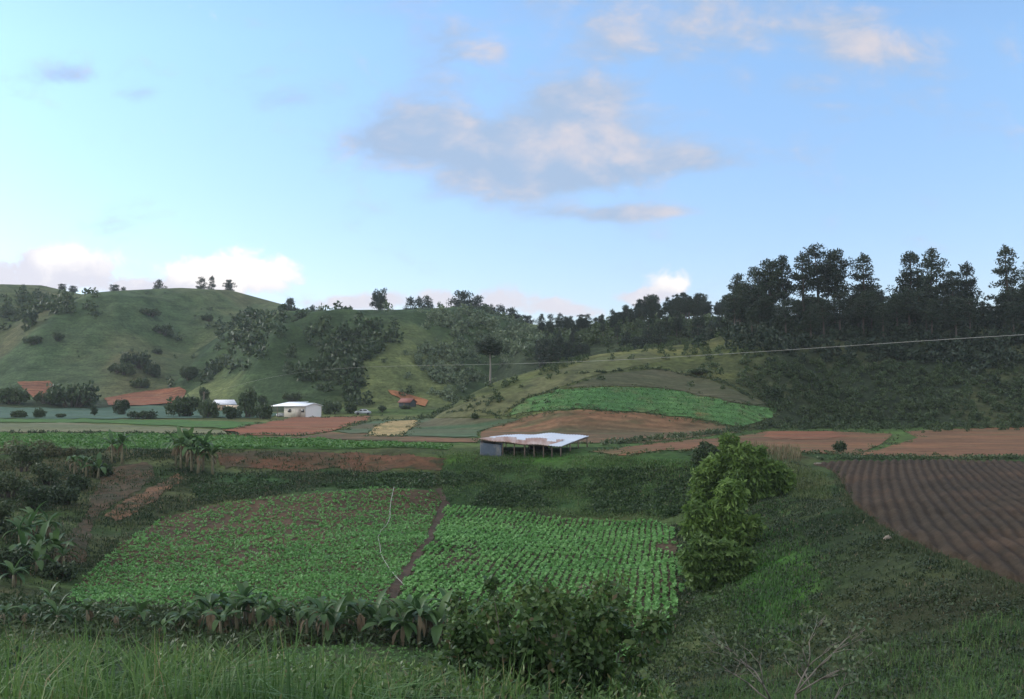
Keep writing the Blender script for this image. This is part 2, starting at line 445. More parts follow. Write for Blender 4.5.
def drape(name, poly, mat, off=.06, ymin=0, step=6, jit=.7, label=None, kind='structure'):
    ring = outline(poly, step, jit, ymin)
    wp = [(p[0], p[1]) for p in ring]
    a = np.array(wp); x0, y0 = a.min(0); x1, y1 = a.max(0)
    cand = (GX > x0) & (GX < x1) & (GY > y0) & (GY < y1)
    ii = np.argwhere(cand)
    gx = GX[cand]; gy = GY[cand]
    ok = inside(gx, gy, wp)
    pts = wp + list(zip(gx[ok], gy[ok]))
    n = len(wp)
    r = mgeo.delaunay_2d_cdt([Vector(p) for p in pts], [(i, (i+1) % n) for i in range(n)], [list(range(n))], 1, 1e-4)
    v = np.array([(p.x, p.y) for p in r[0]])
    z = H(v[:, 0], v[:, 1]) + off
    fs = np.array([f for f in r[2] if len(f) == 3])
    e1 = v[fs[:,1]] - v[fs[:,0]]; e2 = v[fs[:,2]] - v[fs[:,0]]
    flip = (e1[:,0]*e2[:,1] - e1[:,1]*e2[:,0]) < 0
    fs[flip] = fs[flip][:, ::-1]
    o = np_mesh(name, np.c_[v, z], fs, mat, smooth=True)
    o['kind'] = kind
    if label: o['label'] = label
    return wp
def scatter(poly, n, ymin, ymax, rng=RNG, dens=None):
    a = np.array(poly); t0 = (a[:, 0].min() - CX) / F - .01; t1 = (a[:, 0].max() - CX) / F + .01
    out = []; tot = 0; tries = 0
    while tot < n and tries < 60:
        tries += 1
        t = rng.uniform(t0, t1, 6 * n); Y = np.sqrt(rng.uniform(ymin**2, ymax**2, 6 * n)); X = t * Y
        Z = H(X, Y); px, py = proj(X, Y, Z)
        ok = inside(px, py, poly)
        if dens is not None: ok &= rng.random(len(X)) < dens(X, Y)
        p = np.stack([X, Y, Z], 1)[ok]; out.append(p); tot += len(p)
    return np.concatenate(out)[:n]

# soils and crops seen as surfaces
red = soilmat('red_soil', (.25,.095,.052), (.17,.080,.050), (.20,.13,.075), .12, 1.2, stretch=((.25, 1.2, 1), .1), rows=(2.2, .12, .16))
redr = soilmat('dull_red_soil', (.20,.100,.056), (.135,.078,.046), (.12,.105,.052), .08, 1.2, stretch=((.25, 1.0, 1), -.15), rows=(1.6, -.1, .16))
soil = soilmat('field_soil', (.100,.064,.040), (.070,.052,.032), None, .3, 3)
tanf = soilmat('tan_stubble', (.19,.105,.060), (.105,.080,.045), (.080,.085,.042), .07, 1.0, stretch=((.5, 1.2, 1), .2), rows=(2.0, .15, .13))
straw = soilmat('dry_straw', (.42,.30,.15), (.28,.22,.11), (.14,.16,.07), .25, 1.3)
pale = soilmat('pale_grass', (.16,.165,.09), (.12,.14,.075), (.19,.16,.105), .05, .8, stretch=((.15, 1.5, 1), 0))
cabb = soilmat('blue_green_crop', (.070,.125,.095), (.055,.105,.075), (.075,.12,.06), .08, .8, stretch=((.15, 1.5, 1), 0))
dullg = soilmat('dull_green_crop', (.075,.12,.065), (.105,.10,.06), (.06,.115,.06), .06, .8, stretch=((.2, 1.2, 1), .1))
brig = soilmat('bright_green_crop', (.062,.150,.052), (.080,.172,.058), (.10,.135,.058), .09, 1.3, spots=((.17,.10,.05), .11, .66), rows=(1.8, .1, .14))
cropg = soilmat('green_crop_ground', (.050,.125,.030), (.07,.15,.035), (.06,.095,.035), .1, 1.5)
bank = soilmat('bank_soil', (.128,.064,.038), (.058,.050,.030), (.045,.055,.028), .22, 2.2, stretch=((.6, .6, 1.6), 0))
pathm = soilmat('path_soil', (.085,.060,.045), (.062,.048,.036), None, .6, 4)

LEFTF = [(70,592),(95,568),(125,541),(165,518),(205,507),(260,499),(330,492),(392,488),(434,491),(441,502),(425,540),(391,585),(385,604),(300,610),(60,612)]
RIGHTF = [(449,507),(500,512),(560,518),(612,522),(650,521),(676,532),(682,560),(680,600),(660,640),(640,662),(560,668),(480,640),(396,602),(403,585),(433,540)]
PATH = [(436,490),(441,488),(449,505),(432,541),(402,586),(395,603),(385,604),(391,585),(425,540),(442,502)]
drape('field_soil', LEFTF, soil, .03, label='brown soil under the left bean field')
drape('field_soil', RIGHTF, soilmat('field_soil_dark', (.075,.055,.036), (.055,.048,.03), None, .3, 3), .03, label='brown soil under the right bean field')
drape('footpath', PATH, pathm, .06, label='bare earth footpath between the two bean fields')
drape('terrace_field', [(262,650),(330,646),(420,643),(470,643),(478,668),(452,690),(380,686),(300,690)], soilmat('terrace_ground', (.045,.085,.03), (.05,.06,.032), None, .4, 3), .03, label='small green terrace below the banana plants')
drape('bank_soil', [(216,453),(262,452),(330,453),(400,455),(446,459),(440,471),(400,468),(372,474),(330,468),(290,473),(250,467),(222,470)], bank, .05, label='red soil showing on the terrace bank', step=3, jit=1.8)
drape('bank_soil', [(104,516),(128,498),(150,489),(178,474),(184,478),(160,496),(135,514),(116,522)], soilmat('pale_bank_soil', (.170,.095,.055), (.085,.060,.038), (.05,.055,.03), .35, 2.5), .06, label='strip of bare soil down the left bank', step=3, jit=1.8)
drape('bank_soil', [(100,468),(150,463),(150,482),(112,505),(92,520),(85,560),(62,580),(50,560),(80,520),(96,490)], soilmat('brown_bank_soil', (.088,.060,.036), (.056,.050,.030), (.042,.050,.028), .3, 2.2), .05, label='brown soil patch on the left bank', step=3, jit=2)
drape('crop_field', [(-90,436),(0,434.5),(100,434),(200,436),(300,440),(400,443.5),(452,447),(440,453.5),(380,450.5),(220,449.5),(0,449),(-90,449)], cropg, .06, 111, label='bright green strip of crops along the terrace rim')
drape('stubble_field', [(-90,425),(0,424),(60,423),(120,425.5),(170,427.5),(235,431.5),(240,434),(170,434),(100,432),(0,432.5),(-90,433)], pale, .1, 120, label='pale dry strip of grass behind the green crop')
drape('crop_field', [(-90,420),(60,419),(200,421),(270,423),(228,429),(165,426),(110,423),(0,422.5),(-90,423.5)], cropg, .1, 120, label='narrow green strip below the farm trees')
drape('ploughed_field', [(222,430.5),(250,426),(292,418),(330,417),(370,416),(366,420.5),(335,431),(300,435.5),(232,436)], red, .1, 120, label='red ploughed field in front of the barn')
drape('stubble_field', [(232,437),(300,437),(332,432.5),(345,434),(430,437.5),(480,439),(478,443),(400,442),(300,438.5)], tanf, .09, 120, label='brown strip beside the green crop')
drape('crop_field', [(338,432),(370,421.5),(420,418.5),(500,419),(520,420),(478,432),(478,437.5),(430,437),(350,433.5)], dullg, .1, 120, label='dull green field behind the shed')
drape('stubble_field', [(366,437),(374,428),(388,422),(416,420.5),(417,426),(408,431),(402,437)], straw, .14, 120, label='yellow patch of dry straw')
drape('crop_field', [(-80,409),(0,408),(90,409),(150,406),(230,410),(282,414),(270,418),(160,419),(0,419),(-80,420)], cabb, .15, 180, label='blue green cabbage field at the hill foot')
drape('ploughed_field', [(104,399),(140,392),(180,388),(186,391),(182,403),(140,406.5),(108,406)], red, .3, 200, label='red ploughed field at the foot of the grassy hill')
drape('ploughed_field', [(18,383),(50,382),(54,386),(46,391),(50,398),(34,399),(24,391)], red, .35, 200, label='small red field at the far left')
drape('stubble_field', [(482,432),(520,419),(546,412),(580,410.5),(640,414),(695,419.5),(733,428.5),(742,432),(690,438),(600,450),(582,448),(480,446)], tanf, .08, 125, label='brown stubble slope behind the shed')
drape('terrace_field', [(502,416.5),(530,398.5),(558,391),(580,388.5),(610,388),(640,387.5),(672,390.5),(700,396.5),(732,403.5),(752,407),(776,409),(770,418),(740,427.5),(696,418.5),(640,413),(580,409.5),(545,411)], brig, .12, 140, jit=1.3, label='bright green terraced field on the hillside')
drape('grass_terrace', [(565,388),(606,374),(660,370),(704,378),(752,399),(770,404),(752,406),(700,395.5),(672,389.5),(640,386.5),(600,387)], soilmat('grey_stubble', (.075,.080,.045), (.062,.072,.040), (.10,.095,.06), .08, 1.0, stretch=((.25, 2.2, 1), .15)), .1, 140, label='grey green terrace above the bright field')
drape('grass_terrace', [(426,418),(455,407),(500,390),(545,375),(600,358),(648,352),(668,360),(606,372),(560,387),(528,397),(500,415),(470,417.5)], soilmat('olive_grass', (.090,.105,.042), (.11,.115,.055), (.055,.065,.033), .09, 1.0), .08, 140, label='olive grass terrace on the spur')
drape('ploughed_field', [(592,452),(640,446),(690,440),(735,437),(768,431.5),(832,431.5),(893,434.5),(882,443),(858,455),(780,460.5),(690,460),(620,456)], redr, .07, 100, label='red brown ploughed strip behind the leafy trees')
drape('ploughed_field', [(905,432),(960,429),(1024,427),(1120,426),(1130,458),(1024,458),(940,457.5),(826,458.5),(878,450),(918,438)], redr, .07, 100, label='red brown field at the right edge')
drape('ploughed_field', [(762,437.5),(770,432),(832,432),(848,437),(820,440),(775,440)], red, .11, 105, label='brighter red patch in the ploughed strip')
drape('bare_slope', [(388,391),(402,393),(428,401.5),(426,407),(411,404),(392,396)], soilmat('orange_soil', (.36,.16,.075), (.24,.11,.06), None, .1, 1.0), .3, 200, label='orange cut of bare soil above the small hut')

# the big ploughed field: real ridges
PL = [(796,463.2),(840,461),(930,460),(1024,461),(1180,461),(1190,640),(1100,620),(1024,592),(960,567),(900,543),(870,524),(848,506),(836,482),(826,470)]
ring = outline(PL, 8, .8, 30); wp = [(p[0], p[1]) for p in ring]
dirx, diry = .34 / math.hypot(.34, 1), 1 / math.hypot(.34, 1)
a = np.array(wp); uu = a[:,0]*diry - a[:,1]*dirx; vv = a[:,0]*dirx + a[:,1]*diry
U, Vv = np.meshgrid(np.arange(uu.min(), uu.max(), .10), np.arange(vv.min(), vv.max(), .4))
bend = .0008 * (Vv - 65) ** 2
Xp = U*diry + Vv*dirx; Yp = -U*dirx + Vv*diry
ph = (U - bend - 1.2 + .06 * fbm(U / 3, Vv / 4, 2)) / .68
rid = (.5 + .5 * np.cos(ph * 2 * math.pi)) ** .8
Zp = H(Xp, Yp) + .05 + (.16 + .05 * fbm(Xp / 5, Yp / 5, 2)) * rid + .035 * fbm(Xp / .3, Yp / .3, 3)
insd = inside(Xp, Yp, wp)
er = insd.copy()
for _ in range(4):
    e2 = er.copy(); e2[1:] &= er[:-1]; e2[:-1] &= er[1:]; e2[:,1:] &= er[:,:-1]; e2[:,:-1] &= er[:,1:]; er = e2
Zp = np.where(er, Zp, H(Xp, Yp) - .06)
qs = insd[:-1,:-1] & insd[1:,:-1] & insd[:-1,1:] & insd[1:,1:]
idx = np.arange(U.size).reshape(U.shape)
q = np.stack([idx[:-1,:-1], idx[:-1,1:], idx[1:,1:], idx[1:,:-1]], -1)[qs]
us, inv = np.unique(q, return_inverse=True)
o = np_mesh('ploughed_field', np.stack([Xp, Yp, Zp], -1).reshape(-1,3)[us], inv.reshape(-1,4), soilmat('ploughed_soil', (.058,.042,.029), (.045,.035,.025), (.068,.045,.030), .06, 5.0), smooth=True)
struct(o, 'dark brown ploughed field with long ridges')

# weeds on the field margins
def edge_weeds(poly, n, r, ymin, seed=0):
    P = outline(poly, 3, 1.2, ymin, seed); rg = random.Random(seed); out = []
    for k_ in range(n):
        p = np.array(rg.choice(P)) + np.array([rg.gauss(0, .5), rg.gauss(0, .8), 0]); p[2] = H(p[0], p[1])
        q = r * rg.uniform(.4, 1.5); m = 16
        d = unit(RNG.normal(size=(m, 3))) * RNG.random(m)[:, None] ** .5
        out.append(cards(p + d * np.array([q * 1.4, q * 1.4, q * .6]) + np.array([0, 0, q * .3]), q * .7, q * .4, None, .5))
    return out
ew = []
for poly, n, r, ym in [([(482,432),(520,419),(546,412),(580,410.5),(640,414),(695,419.5),(733,428.5),(742,432),(690,438),(600,450),(582,448),(480,446)], 260, .30, 125),
        ([(592,452),(640,446),(690,440),(735,437),(768,431.5),(832,431.5),(893,434.5),(882,443),(858,455),(780,460.5),(690,460),(620,456)], 260, .28, 100),
        ([(905,432),(960,429),(1024,427),(1120,426),(1130,458),(1024,458),(940,457.5),(826,458.5),(878,450),(918,438)], 240, .28, 100),
        ([(222,430.5),(250,426),(292,418),(330,417),(370,416),(366,420.5),(335,431),(300,435.5),(232,436)], 200, .34, 120),
        ([(502,416.5),(530,398.5),(558,391),(580,388.5),(610,388),(640,387.5),(672,390.5),(700,396.5),(732,403.5),(752,407),(776,409),(770,418),(740,427.5),(696,418.5),(640,413),(580,409.5),(545,411)], 300, .34, 140),
        ([(366,437),(374,428),(388,422),(416,420.5),(417,426),(408,431),(402,437)], 140, .34, 140)]:
    ew += edge_weeds(poly, n, r, ym, n)
v_, q_ = cat_cards(ew)
stuff(np_mesh('weeds', v_, q_, leafmat('margin_weed', [(.034,.055,.025), (.060,.080,.034), (.11,.115,.05)], 9, .2)), 'thin weeds along the margins of the soil plots', 'weeds')

# ------------------------------------------------------------------ crops
beanL = leafmat('bean_leaf', [(.070,.175,.052), (.110,.245,.076), (.16,.31,.105)], 5, .3)
beanL2 = leafmat('bean_leaf_left', [(.068,.168,.050), (.105,.235,.072), (.15,.30,.10)], 4, .3)
beanD = leafmat('bean_leaf_dull', [(.060,.130,.040), (.095,.190,.060), (.14,.24,.085)], 4, .3)
def crop_rows(poly, dx, dy, row, gap, keep, leaves, size, mat, name, label, hgt=.14, ymin=40, ej=1.6):
    ring = outline(poly, 6, ej, ymin); wp = [(p[0], p[1]) for p in ring]
    l = math.hypot(dx, dy); dx /= l; dy /= l
    a = np.array(wp); uu = a[:,0]*dy - a[:,1]*dx; vv = a[:,0]*dx + a[:,1]*dy
    U, V = np.meshgrid(np.arange(uu.min(), uu.max(), row), np.arange(vv.min(), vv.max(), gap))
    U = U.ravel(); V = V.ravel(); n = len(U)
    U = U + .25 * fbm(V / 6, U / 20, 2) + RNG.normal(0, row * .07, n); V = V + RNG.uniform(-.4, .4, n) * gap
    X = U*dy + V*dx; Y = -U*dx + V*dy
    ok = inside(X, Y, wp); X = X[ok]; Y = Y[ok]
    px, py = proj(X, Y, H(X, Y))
    ok = RNG.random(len(X)) < keep(X, Y, px, py)
    X = X[ok]; Y = Y[ok]; n = len(X)
    sc = RNG.uniform(.65, 1.25, n)
    P = np.repeat(np.stack([X, Y, H(X, Y)], 1), leaves, 0); sc = np.repeat(sc, leaves)
    ang = RNG.uniform(0, 2*math.pi, len(P)); el = RNG.uniform(-.1, .9, len(P))
    ax = np.stack([np.cos(ang)*np.cos(el), np.sin(ang)*np.cos(el), np.sin(el)], 1)
    P = P + ax * (size * .5 * sc)[:, None] * .9 + np.array([0, 0, 1]) * (hgt * sc * RNG.uniform(.4, 1.3, len(P)))[:, None]
    v, q = cards(P, size * sc, size * .72 * sc, ax, up=1.2)
    o = np_mesh(name, v, q, mat); stuff(o, label, 'crop')
kl = lambda X, Y, px, py: np.clip(1.0 - .50 * (1 - sstep(498, 550, py)) - .42 * np.exp(-((px - 225) / 110) ** 2 - ((py - 528) / 30) ** 2) * (.7 + fbm(X / 5, Y / 5, 2)) - .34 * (1 - sstep(110, 300, px)) * (1 - sstep(540, 600, py)) - .30 * sstep(.15, .6, fbm(X / 3, Y / 3, 3)), .24, 1)
crop_rows(LEFTF, .93, .36, .44, .17, kl, 6, .185, beanL2, 'bean_crop', 'patchy rows of bean plants with brown soil showing between them', .12)
kr = lambda X, Y, px, py: np.clip(1.0 - .7 * sstep(.3, .7, fbm(X / 4, Y / 6, 3)), .2, 1)
crop_rows(RIGHTF, .16, 1, .48, .16, kr, 7, .23, beanL, 'bean_crop', 'dense green rows of bean plants running away from the viewer', .13)
crop_rows([(262,650),(330,646),(420,643),(470,643),(478,668),(452,690),(380,686),(300,690)], 1, .05, .5, .3, lambda X, Y, px, py: np.full(X.shape, .8), 5, .15, beanD, 'seedling_crop', 'thin rows of seedlings on the small lower terrace', .08, 30)
RIM = [(-60,435.5),(0,435),(100,434.5),(200,436.5),(300,440.5),(400,444),(450,447.5),(440,453),(380,450),(220,449),(0,448.5),(-60,448.5)]
crop_rows(RIM, 1, .03, .6, .35, lambda X, Y, px, py: np.clip(1 - sstep(.1, .5, fbm(X / 9, Y / 5, 3)), .3, 1), 5, .32, leafmat('rim_crop_leaf', [(.045,.115,.030), (.07,.155,.042), (.11,.19,.06)], 7, .25), 'green_crop', 'bright green leafy crop on the terrace above the bank', .2, 111)
BR = [(504,416),(531,399),(558,391.5),(580,389),(640,388),(672,391),(700,397),(750,407.5),(775,409.5),(769,417.5),(740,427),(696,418),(640,412.5),(580,409),(546,410.5)]
crop_rows(BR, 1, .12, .7, .38, lambda X, Y, px, py: np.clip(1 - sstep(.2, .6, fbm(X / 12, Y / 12, 3)), .3, 1), 4, .25, leafmat('terrace_leaf', [(.064,.150,.052), (.085,.180,.062), (.11,.20,.078)], 14, .3), 'green_crop', 'bright green crop on the hillside terrace', .15, 140)
# ------------------------------------------------------------------ trees
HOME = (0, -60, -40)                                   # prototypes wait here until their first use
bark = plain('pine_bark', (.070,.055,.045), .9, 0, .35, 1.5)
palebark = plain('pale_bark', (.17,.15,.125), .9, 0, .3, 2)
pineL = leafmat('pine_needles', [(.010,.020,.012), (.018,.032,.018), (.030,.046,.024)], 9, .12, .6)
bushL = leafmat('bush_leaf', [(.022,.040,.018), (.038,.062,.026), (.060,.085,.036)], 7, .2)
farL = leafmat('far_leaf', [(.026,.046,.026), (.045,.070,.034), (.080,.105,.046)], 9, .15)
def clump(c, r, n, L, W, rng, flat=.7, up=.5):
    p = unit(rng.normal(size=(n, 3))) * (rng.random(n) ** .45)[:, None]
    ax = unit(p + rng.normal(size=(n, 3)) * .7 + np.array([0, 0, up]))
    p = p * np.array([r, r, r * flat]) + np.array(c)
    return cards(p, rng.uniform(.7, 1.3, n) * L, rng.uniform(.7, 1.3, n) * W, ax, rng=rng)
def make_pine(seed, h, cs, spread, shape, nwh, dens=34, lean=.02, card=.66):
    rng = np.random.default_rng(seed); rg = random.Random(seed)
    root = thing('pine_tree', 'pine', 'tree', HOME)
    lx, ly = rg.uniform(-lean, lean) * h, rg.uniform(-lean, lean) * h
    axp = lambda f: np.array([lx * f * f + .12 * math.sin(f * 5 + seed), ly * f * f + .1 * math.cos(f * 4 + seed), f * h])
    tb = MB(); N = 9
    tb.tube([tuple(axp(i / N) - np.array([0, 0, .6 if i == 0 else 0])) for i in range(N + 1)], [.022 * h * (1 - .86 * i / N) for i in range(N + 1)], 7)
    cl = []
    for w_ in range(nwh):
        f = cs + (1 - cs) * (w_ + rg.uniform(-.25, .35)) / nwh
        q = (f - cs) / (1 - cs)
        if shape == 'cone': R = spread * (1.02 - q) * rg.uniform(.75, 1.15) + .35
        elif shape == 'round': R = spread * math.sqrt(max(.04, 1 - (2 * q - .85) ** 2 * .75)) * rg.uniform(.65, 1.15)
        elif shape == 'umbrella': R = spread * (1 - .55 * q) * rg.uniform(.8, 1.1)
        else: R = spread * (1 - q ** 2 * .75) * rg.uniform(.45, 1.25)
        a0 = rg.uniform(0, 6.28); nb = rg.choice([3, 4, 4, 5])
        for b in range(nb):
            if shape == 'irregular' and rg.random() < .14: continue
            a = a0 + b * 2 * math.pi / nb + rg.uniform(-.4, .4); r = R * rg.uniform(.7, 1.1)
            s = axp(min(.98, f)); rise = rg.uniform(.05, .4) * r + (.3 * r if q > .75 else 0)
            e = s + np.array([math.cos(a) * r, math.sin(a) * r, rise])
            m = (s + e) / 2 + np.array([0, 0, -.08 * r])
            tb.tube([tuple(s), tuple(m), tuple(e)], [.045 + .012 * r, .035 + .006 * r, .02], 4)
            k_ = max(1, int(r / .75))
            for j in range(k_):
                g = 1 - j * .36 + rg.uniform(-.1, .1)
                c = s + (e - s) * max(.35, g) + rng.normal(size=3) * .18
                cl.append(clump(c, rg.uniform(.75, 1.15) * (.80 + .10 * spread), dens, card, .23, rng, .72))
    cl.append(clump(axp(1.0), .55, dens, card, .18, rng, 1.1))
    tb.build('trunk', bark, root); v, q = cat_cards(cl); np_mesh('crown', v, q, pineL, root)
    return root
pines = {'irr1': make_pine(1, 15, .42, 3.0, 'irregular', 11), 'irr2': make_pine(2, 16, .48, 3.4, 'irregular', 11), 'cone1': make_pine(3, 15, .36, 3.3, 'cone', 12),
         'cone2': make_pine(4, 14, .30, 2.7, 'cone', 12), 'round1': make_pine(5, 14, .40, 3.0, 'round', 10), 'round2': make_pine(6, 13, .45, 2.6, 'round', 9),
         'umb': make_pine(8, 12, .74, 3.0, 'umbrella', 5, 60), 'layer': make_pine(9, 17, .34, 3.5, 'irregular', 9, 40)}
PH = {'irr1': 15, 'irr2': 16, 'cone1': 15, 'cone2': 14, 'round1': 14, 'round2': 13, 'umb': 12, 'layer': 17}
def pine_at(kind, px, ptop, pbase, label, group=None, ymin=0, D=None, cat='tree', wide=1.0):
    """stands on the ground seen at (px, pbase), its top reaching ptop"""
    if D is None: X, Y, Z = hit(px, pbase, ymin)
    else: X, Y, _ = at(px, pbase, D); Z = float(H(X, Y))
    hgt = Y * ray(px, ptop)[1] - Z
    s = hgt / PH[kind] * .985
    return dup(pines[kind], (X, Y, Z), random.uniform(0, 6.28), (s * wide, s * wide, s), label, group, cat)

# the lone pines on the skyline and slopes
EDGE = 'pines standing out of the stand on the near hill'
for kind, px, pt, D, lab in [
    ('irr1', 738, 274, 226, 'dark pine at the stand\'s outer edge, leftmost of the tall pines on the near hill'),
    ('irr2', 756, 269, 228, 'tall pine second from the outer edge of the near stand'),
    ('round1', 770, 261, 224, 'round topped pine just before the gap of sky in the near stand'),
    ('irr1', 784, 256, 227, 'slim pine whose bare trunk shows against the sky gap'),
    ('layer', 803, 253, 222, 'broad tall pine right of the sky gap in the near stand'),
    ('irr2', 818, 247, 226, 'tallest pine of the dense clump on the near hill'),
    ('round1', 835, 251, 224, 'last full crowned pine at the right end of the dense clump'),
    ('layer', 864, 254, 226, 'wide pine with open spreading boughs between two sky gaps'),
    ('cone1', 912, 253, 223, 'dense pointed pine, the taller and darker of the pair right of the wide open pine'),
    ('irr1', 931, 249, 228, 'thin pine with a narrow top close behind the dense pointed pine'),
    ('round2', 953, 272, 224, 'shorter round pine below the small pointed pine'),
    ('cone2', 967, 263, 226, 'small pointed pine in the dip before the last tall pine'),
    ('layer', 1007, 246, 221, 'tall pine with layered boughs standing alone at the right edge'),
    ('irr2', 1030, 262, 224, 'pine cut by the right edge of the picture')]:
    pine_at(kind, px, pt, 330, lab, None, D=D, wide=1.22 if kind == 'layer' else 1.02)
rg = random.Random(11)
for i in range(116):
    px = rg.uniform(728, 1050); D = rg.uniform(205, 255)
    kind = rg.choice(['irr1', 'irr2', 'cone2', 'round1', 'round2', 'cone1'])
    top = rg.gauss(298, 7) + (8 if 775 < px < 800 else 0) + (6 if 880 < px < 900 or 980 < px < 996 else 0)
    X, Y, _ = at(px, 330, D); Z = float(H(X, Y))
    hg = max(4.5, Y * ray(px, max(286, top))[1] - Z); s = hg / PH[kind]
    dup(pines[kind], (X, Y, Z), rg.uniform(0, 6.28), (s * 1.2, s * 1.2, s), 'dark pine packed into the dense stand on the near hill', 'pines packed into the near stand', 'tree')
# forest on the ridge in the middle
MC = curve([(540,318),(575,316),(600,309),(620,307),(640,300),(655,293),(668,287),(680,289),(692,293),(705,293),(714,303),(722,294),(740,292)])
for i in range(140):
    px = rg.uniform(540, 745); D = rg.uniform(262, 345) if i > 60 else rg.uniform(322, 348)
    kind = rg.choice(['irr1', 'round1', 'round2', 'cone2', 'irr2', 'cone1'])
    X, Y, _ = at(px, 330, D); Z = float(H(X, Y))
    tp = MC((px - CX) / F) + abs(rg.gauss(0, 7)) + max(0, (335 - D) * .35)
    hg = min(13, max(5.5, Y * ray(px, tp)[1] - Z)); s = hg / PH[kind]
    dup(pines[kind], (X, Y, Z), rg.uniform(0, 6.28), (s * .98, s * .98, s), 'pine in the dark forest covering the middle ridge', 'pines covering the middle ridge', 'tree')
# single skyline trees, far
for kind, px, pt, pb, lab in [
    ('umb', 380, 292, 311, 'lone flat topped pine on the bare crest of the middle hill'),
    ('cone2', 410, 297, 308, 'first of three small trees right of the lone crest pine'),
    ('cone2', 419, 297, 308, 'pointed one of three small trees on the middle hill crest'),
    ('irr1', 428, 296, 308, 'last and roundest of three small trees on the middle hill crest'),
    ('round1', 463, 292, 308, 'biggest dark round tree on the middle hill crest'),
    ('irr1', 477, 296, 310, 'tree just right of the biggest round crest tree'),
    ('cone2', 492, 305, 315, 'thin tree where the middle hill crest starts to drop'),
    ('irr2', 500, 306, 318, 'tallest of the trees on the dropping crest'),
    ('round2', 509, 309, 321, 'small round tree lower on the dropping crest'),
    ('round2', 519, 315, 325, 'bushy tree in the dip of the ridge line'),
    ('round1', 528, 316, 328, 'dark tree at the bottom of the ridge dip'),
    ('irr1', 542, 314, 330, 'tall tree with sky under its crown, first in the ridge dip'),
    ('irr2', 551, 315, 331, 'tall tree with sky under its crown, second in the ridge dip'),
    ('layer', 560, 313, 331, 'tall tree with sky under its crown, third in the ridge dip'),
    ('round2', 62, 284, 290, 'small round tree on the crest, nearer the left edge of two'),
    ('round1', 73, 286, 293, 'larger round tree on the crest right of the smallest one'),
    ('round2', 115, 285, 291, 'single round tree in the saddle of the far hill crest'),
    ('cone2', 123, 287, 292, 'low pointed tree in the saddle of the far hill crest'),
    ('irr1', 158, 280, 288, 'thin see through tree alone on the far hill crest'),
    ('irr2', 201, 278, 287, 'leaning tree of a loose pair on the highest far crest'),
    ('layer', 212, 276, 288, 'wide tree of a loose pair on the highest far crest'),
    ('round1', 229, 280, 290, 'dense round tree just right of the loose pair'),
    ('irr2', 290, 299, 308, 'thin tree where the far hill meets the middle hill'),
    ('cone2', 312, 305, 312, 'low pointed tree on the middle hill crest below the white cloud')]:
    t, s_ = ray(px, pb)
    Dc = (L_D if px < 285 else C_D)(t)
    if px > 505: Dc = 345 if px > 530 else C_D(t)
    pine_at(kind, px, pt, pb, lab, None, D=Dc * .99, wide=(1.15 if kind.startswith('round') else 1.0) if kind != 'umb' else .62)
lone = pine_at('umb', 490, 340, 392, 'lone pine with a flat dark crown and long bare trunk on the hill slope', None, D=190, wide=1.25)

for c_ in lone.children:
    if c_.name.startswith('trunk'):
        c_.data = c_.data.copy(); c_.data.materials[0] = plain('silver_bark', (.19,.17,.15), .9, 0, .25, 2)

# ------------------------------------------------------------------ broadleaf bushes and trees
def make_bush(seed, lobes, n, L, W, mat, name='bush', cat='bush', stem=True, droop=0., outer=.5, trunk=None, stemmat=None):
    rng = np.random.default_rng(seed)
    root = thing(name, 'bush', cat, HOME)
    cl = []; tot = sum(l[3] ** 2 for l in lobes); ts = .25 if mat.name.startswith('broad') else 1
    tb = MB()
    for (x, y, z, r) in lobes:
        m = int(n * r * r / tot)
        p = unit(rng.normal(size=(m, 3)))
        wob = 1 + .22 * np.sin(p[:, 0] * 5 + seed) * np.sin(p[:, 1] * 4.3 + 1.7 * seed) + .15 * np.sin(p[:, 2] * 9 + x)
        rr = (outer + (1 - outer) * rng.random(m)) * wob
        ax = unit(p * .7 + rng.normal(size=(m, 3)) * .6 + np.array([0, 0, -droop]))
        q = p * rr[:, None] * r * np.array([1, 1, .85]) + np.array([x, y, z])
        ok = q[:, 2] > .02
        cl.append(cards(q[ok], (rng.uniform(.6, 1.35, m) * L)[ok], (rng.uniform(.6, 1.3, m) * W)[ok], ax[ok], up=.6, rng=rng))
        b0 = (x * .25, y * .25, -.3)
        tb.tube([b0, (x * .6, y * .6, z * .5), (x, y, z)], [(.05 + .03 * r) * ts, (.04 + .02 * r) * ts, .02 * ts], 5)
    if trunk: tb.tube([(0, 0, -.4), (.05, 0, trunk[0] * .5), (0, .05, trunk[0])], [trunk[1], trunk[1] * .8, trunk[1] * .6], 7)
    tb.build('stem' if not trunk else 'trunk', stemmat or bark, root)
    v, q = cat_cards(cl); np_mesh('crown', v, q, mat, root)
    return root
def rl(seed, k, R, h, rmin=.5, rmax=1.):
    g = random.Random(seed)
    return [(g.uniform(-R, R), g.uniform(-R, R), g.uniform(.35, h), g.uniform(rmin, rmax)) for _ in range(k)]
bushes = {'a': make_bush(21, rl(1, 9, .75, 1.1, .45, .75), 1500, .26, .17, bushL), 'b': make_bush(22, rl(2, 11, .9, .9, .4, .7), 1500, .26, .17, bushL),
          'c': make_bush(23, rl(3, 8, .6, 1.4, .45, .7), 1400, .26, .17, farL), 'd': make_bush(24, rl(4, 14, 1.2, .9, .4, .65), 1700, .26, .17, farL),
          'r': make_bush(25, [(0, 0, .95, .95), (.3, .2, 1.0, .7), (-.35, -.1, .8, .7)], 1500, .2, .14, bushL)}
BS = {'a': (1.35, 1.7), 'b': (1.5, 1.45), 'c': (1.2, 1.95), 'd': (1.75, 1.4), 'r': (1.05, 1.8)}
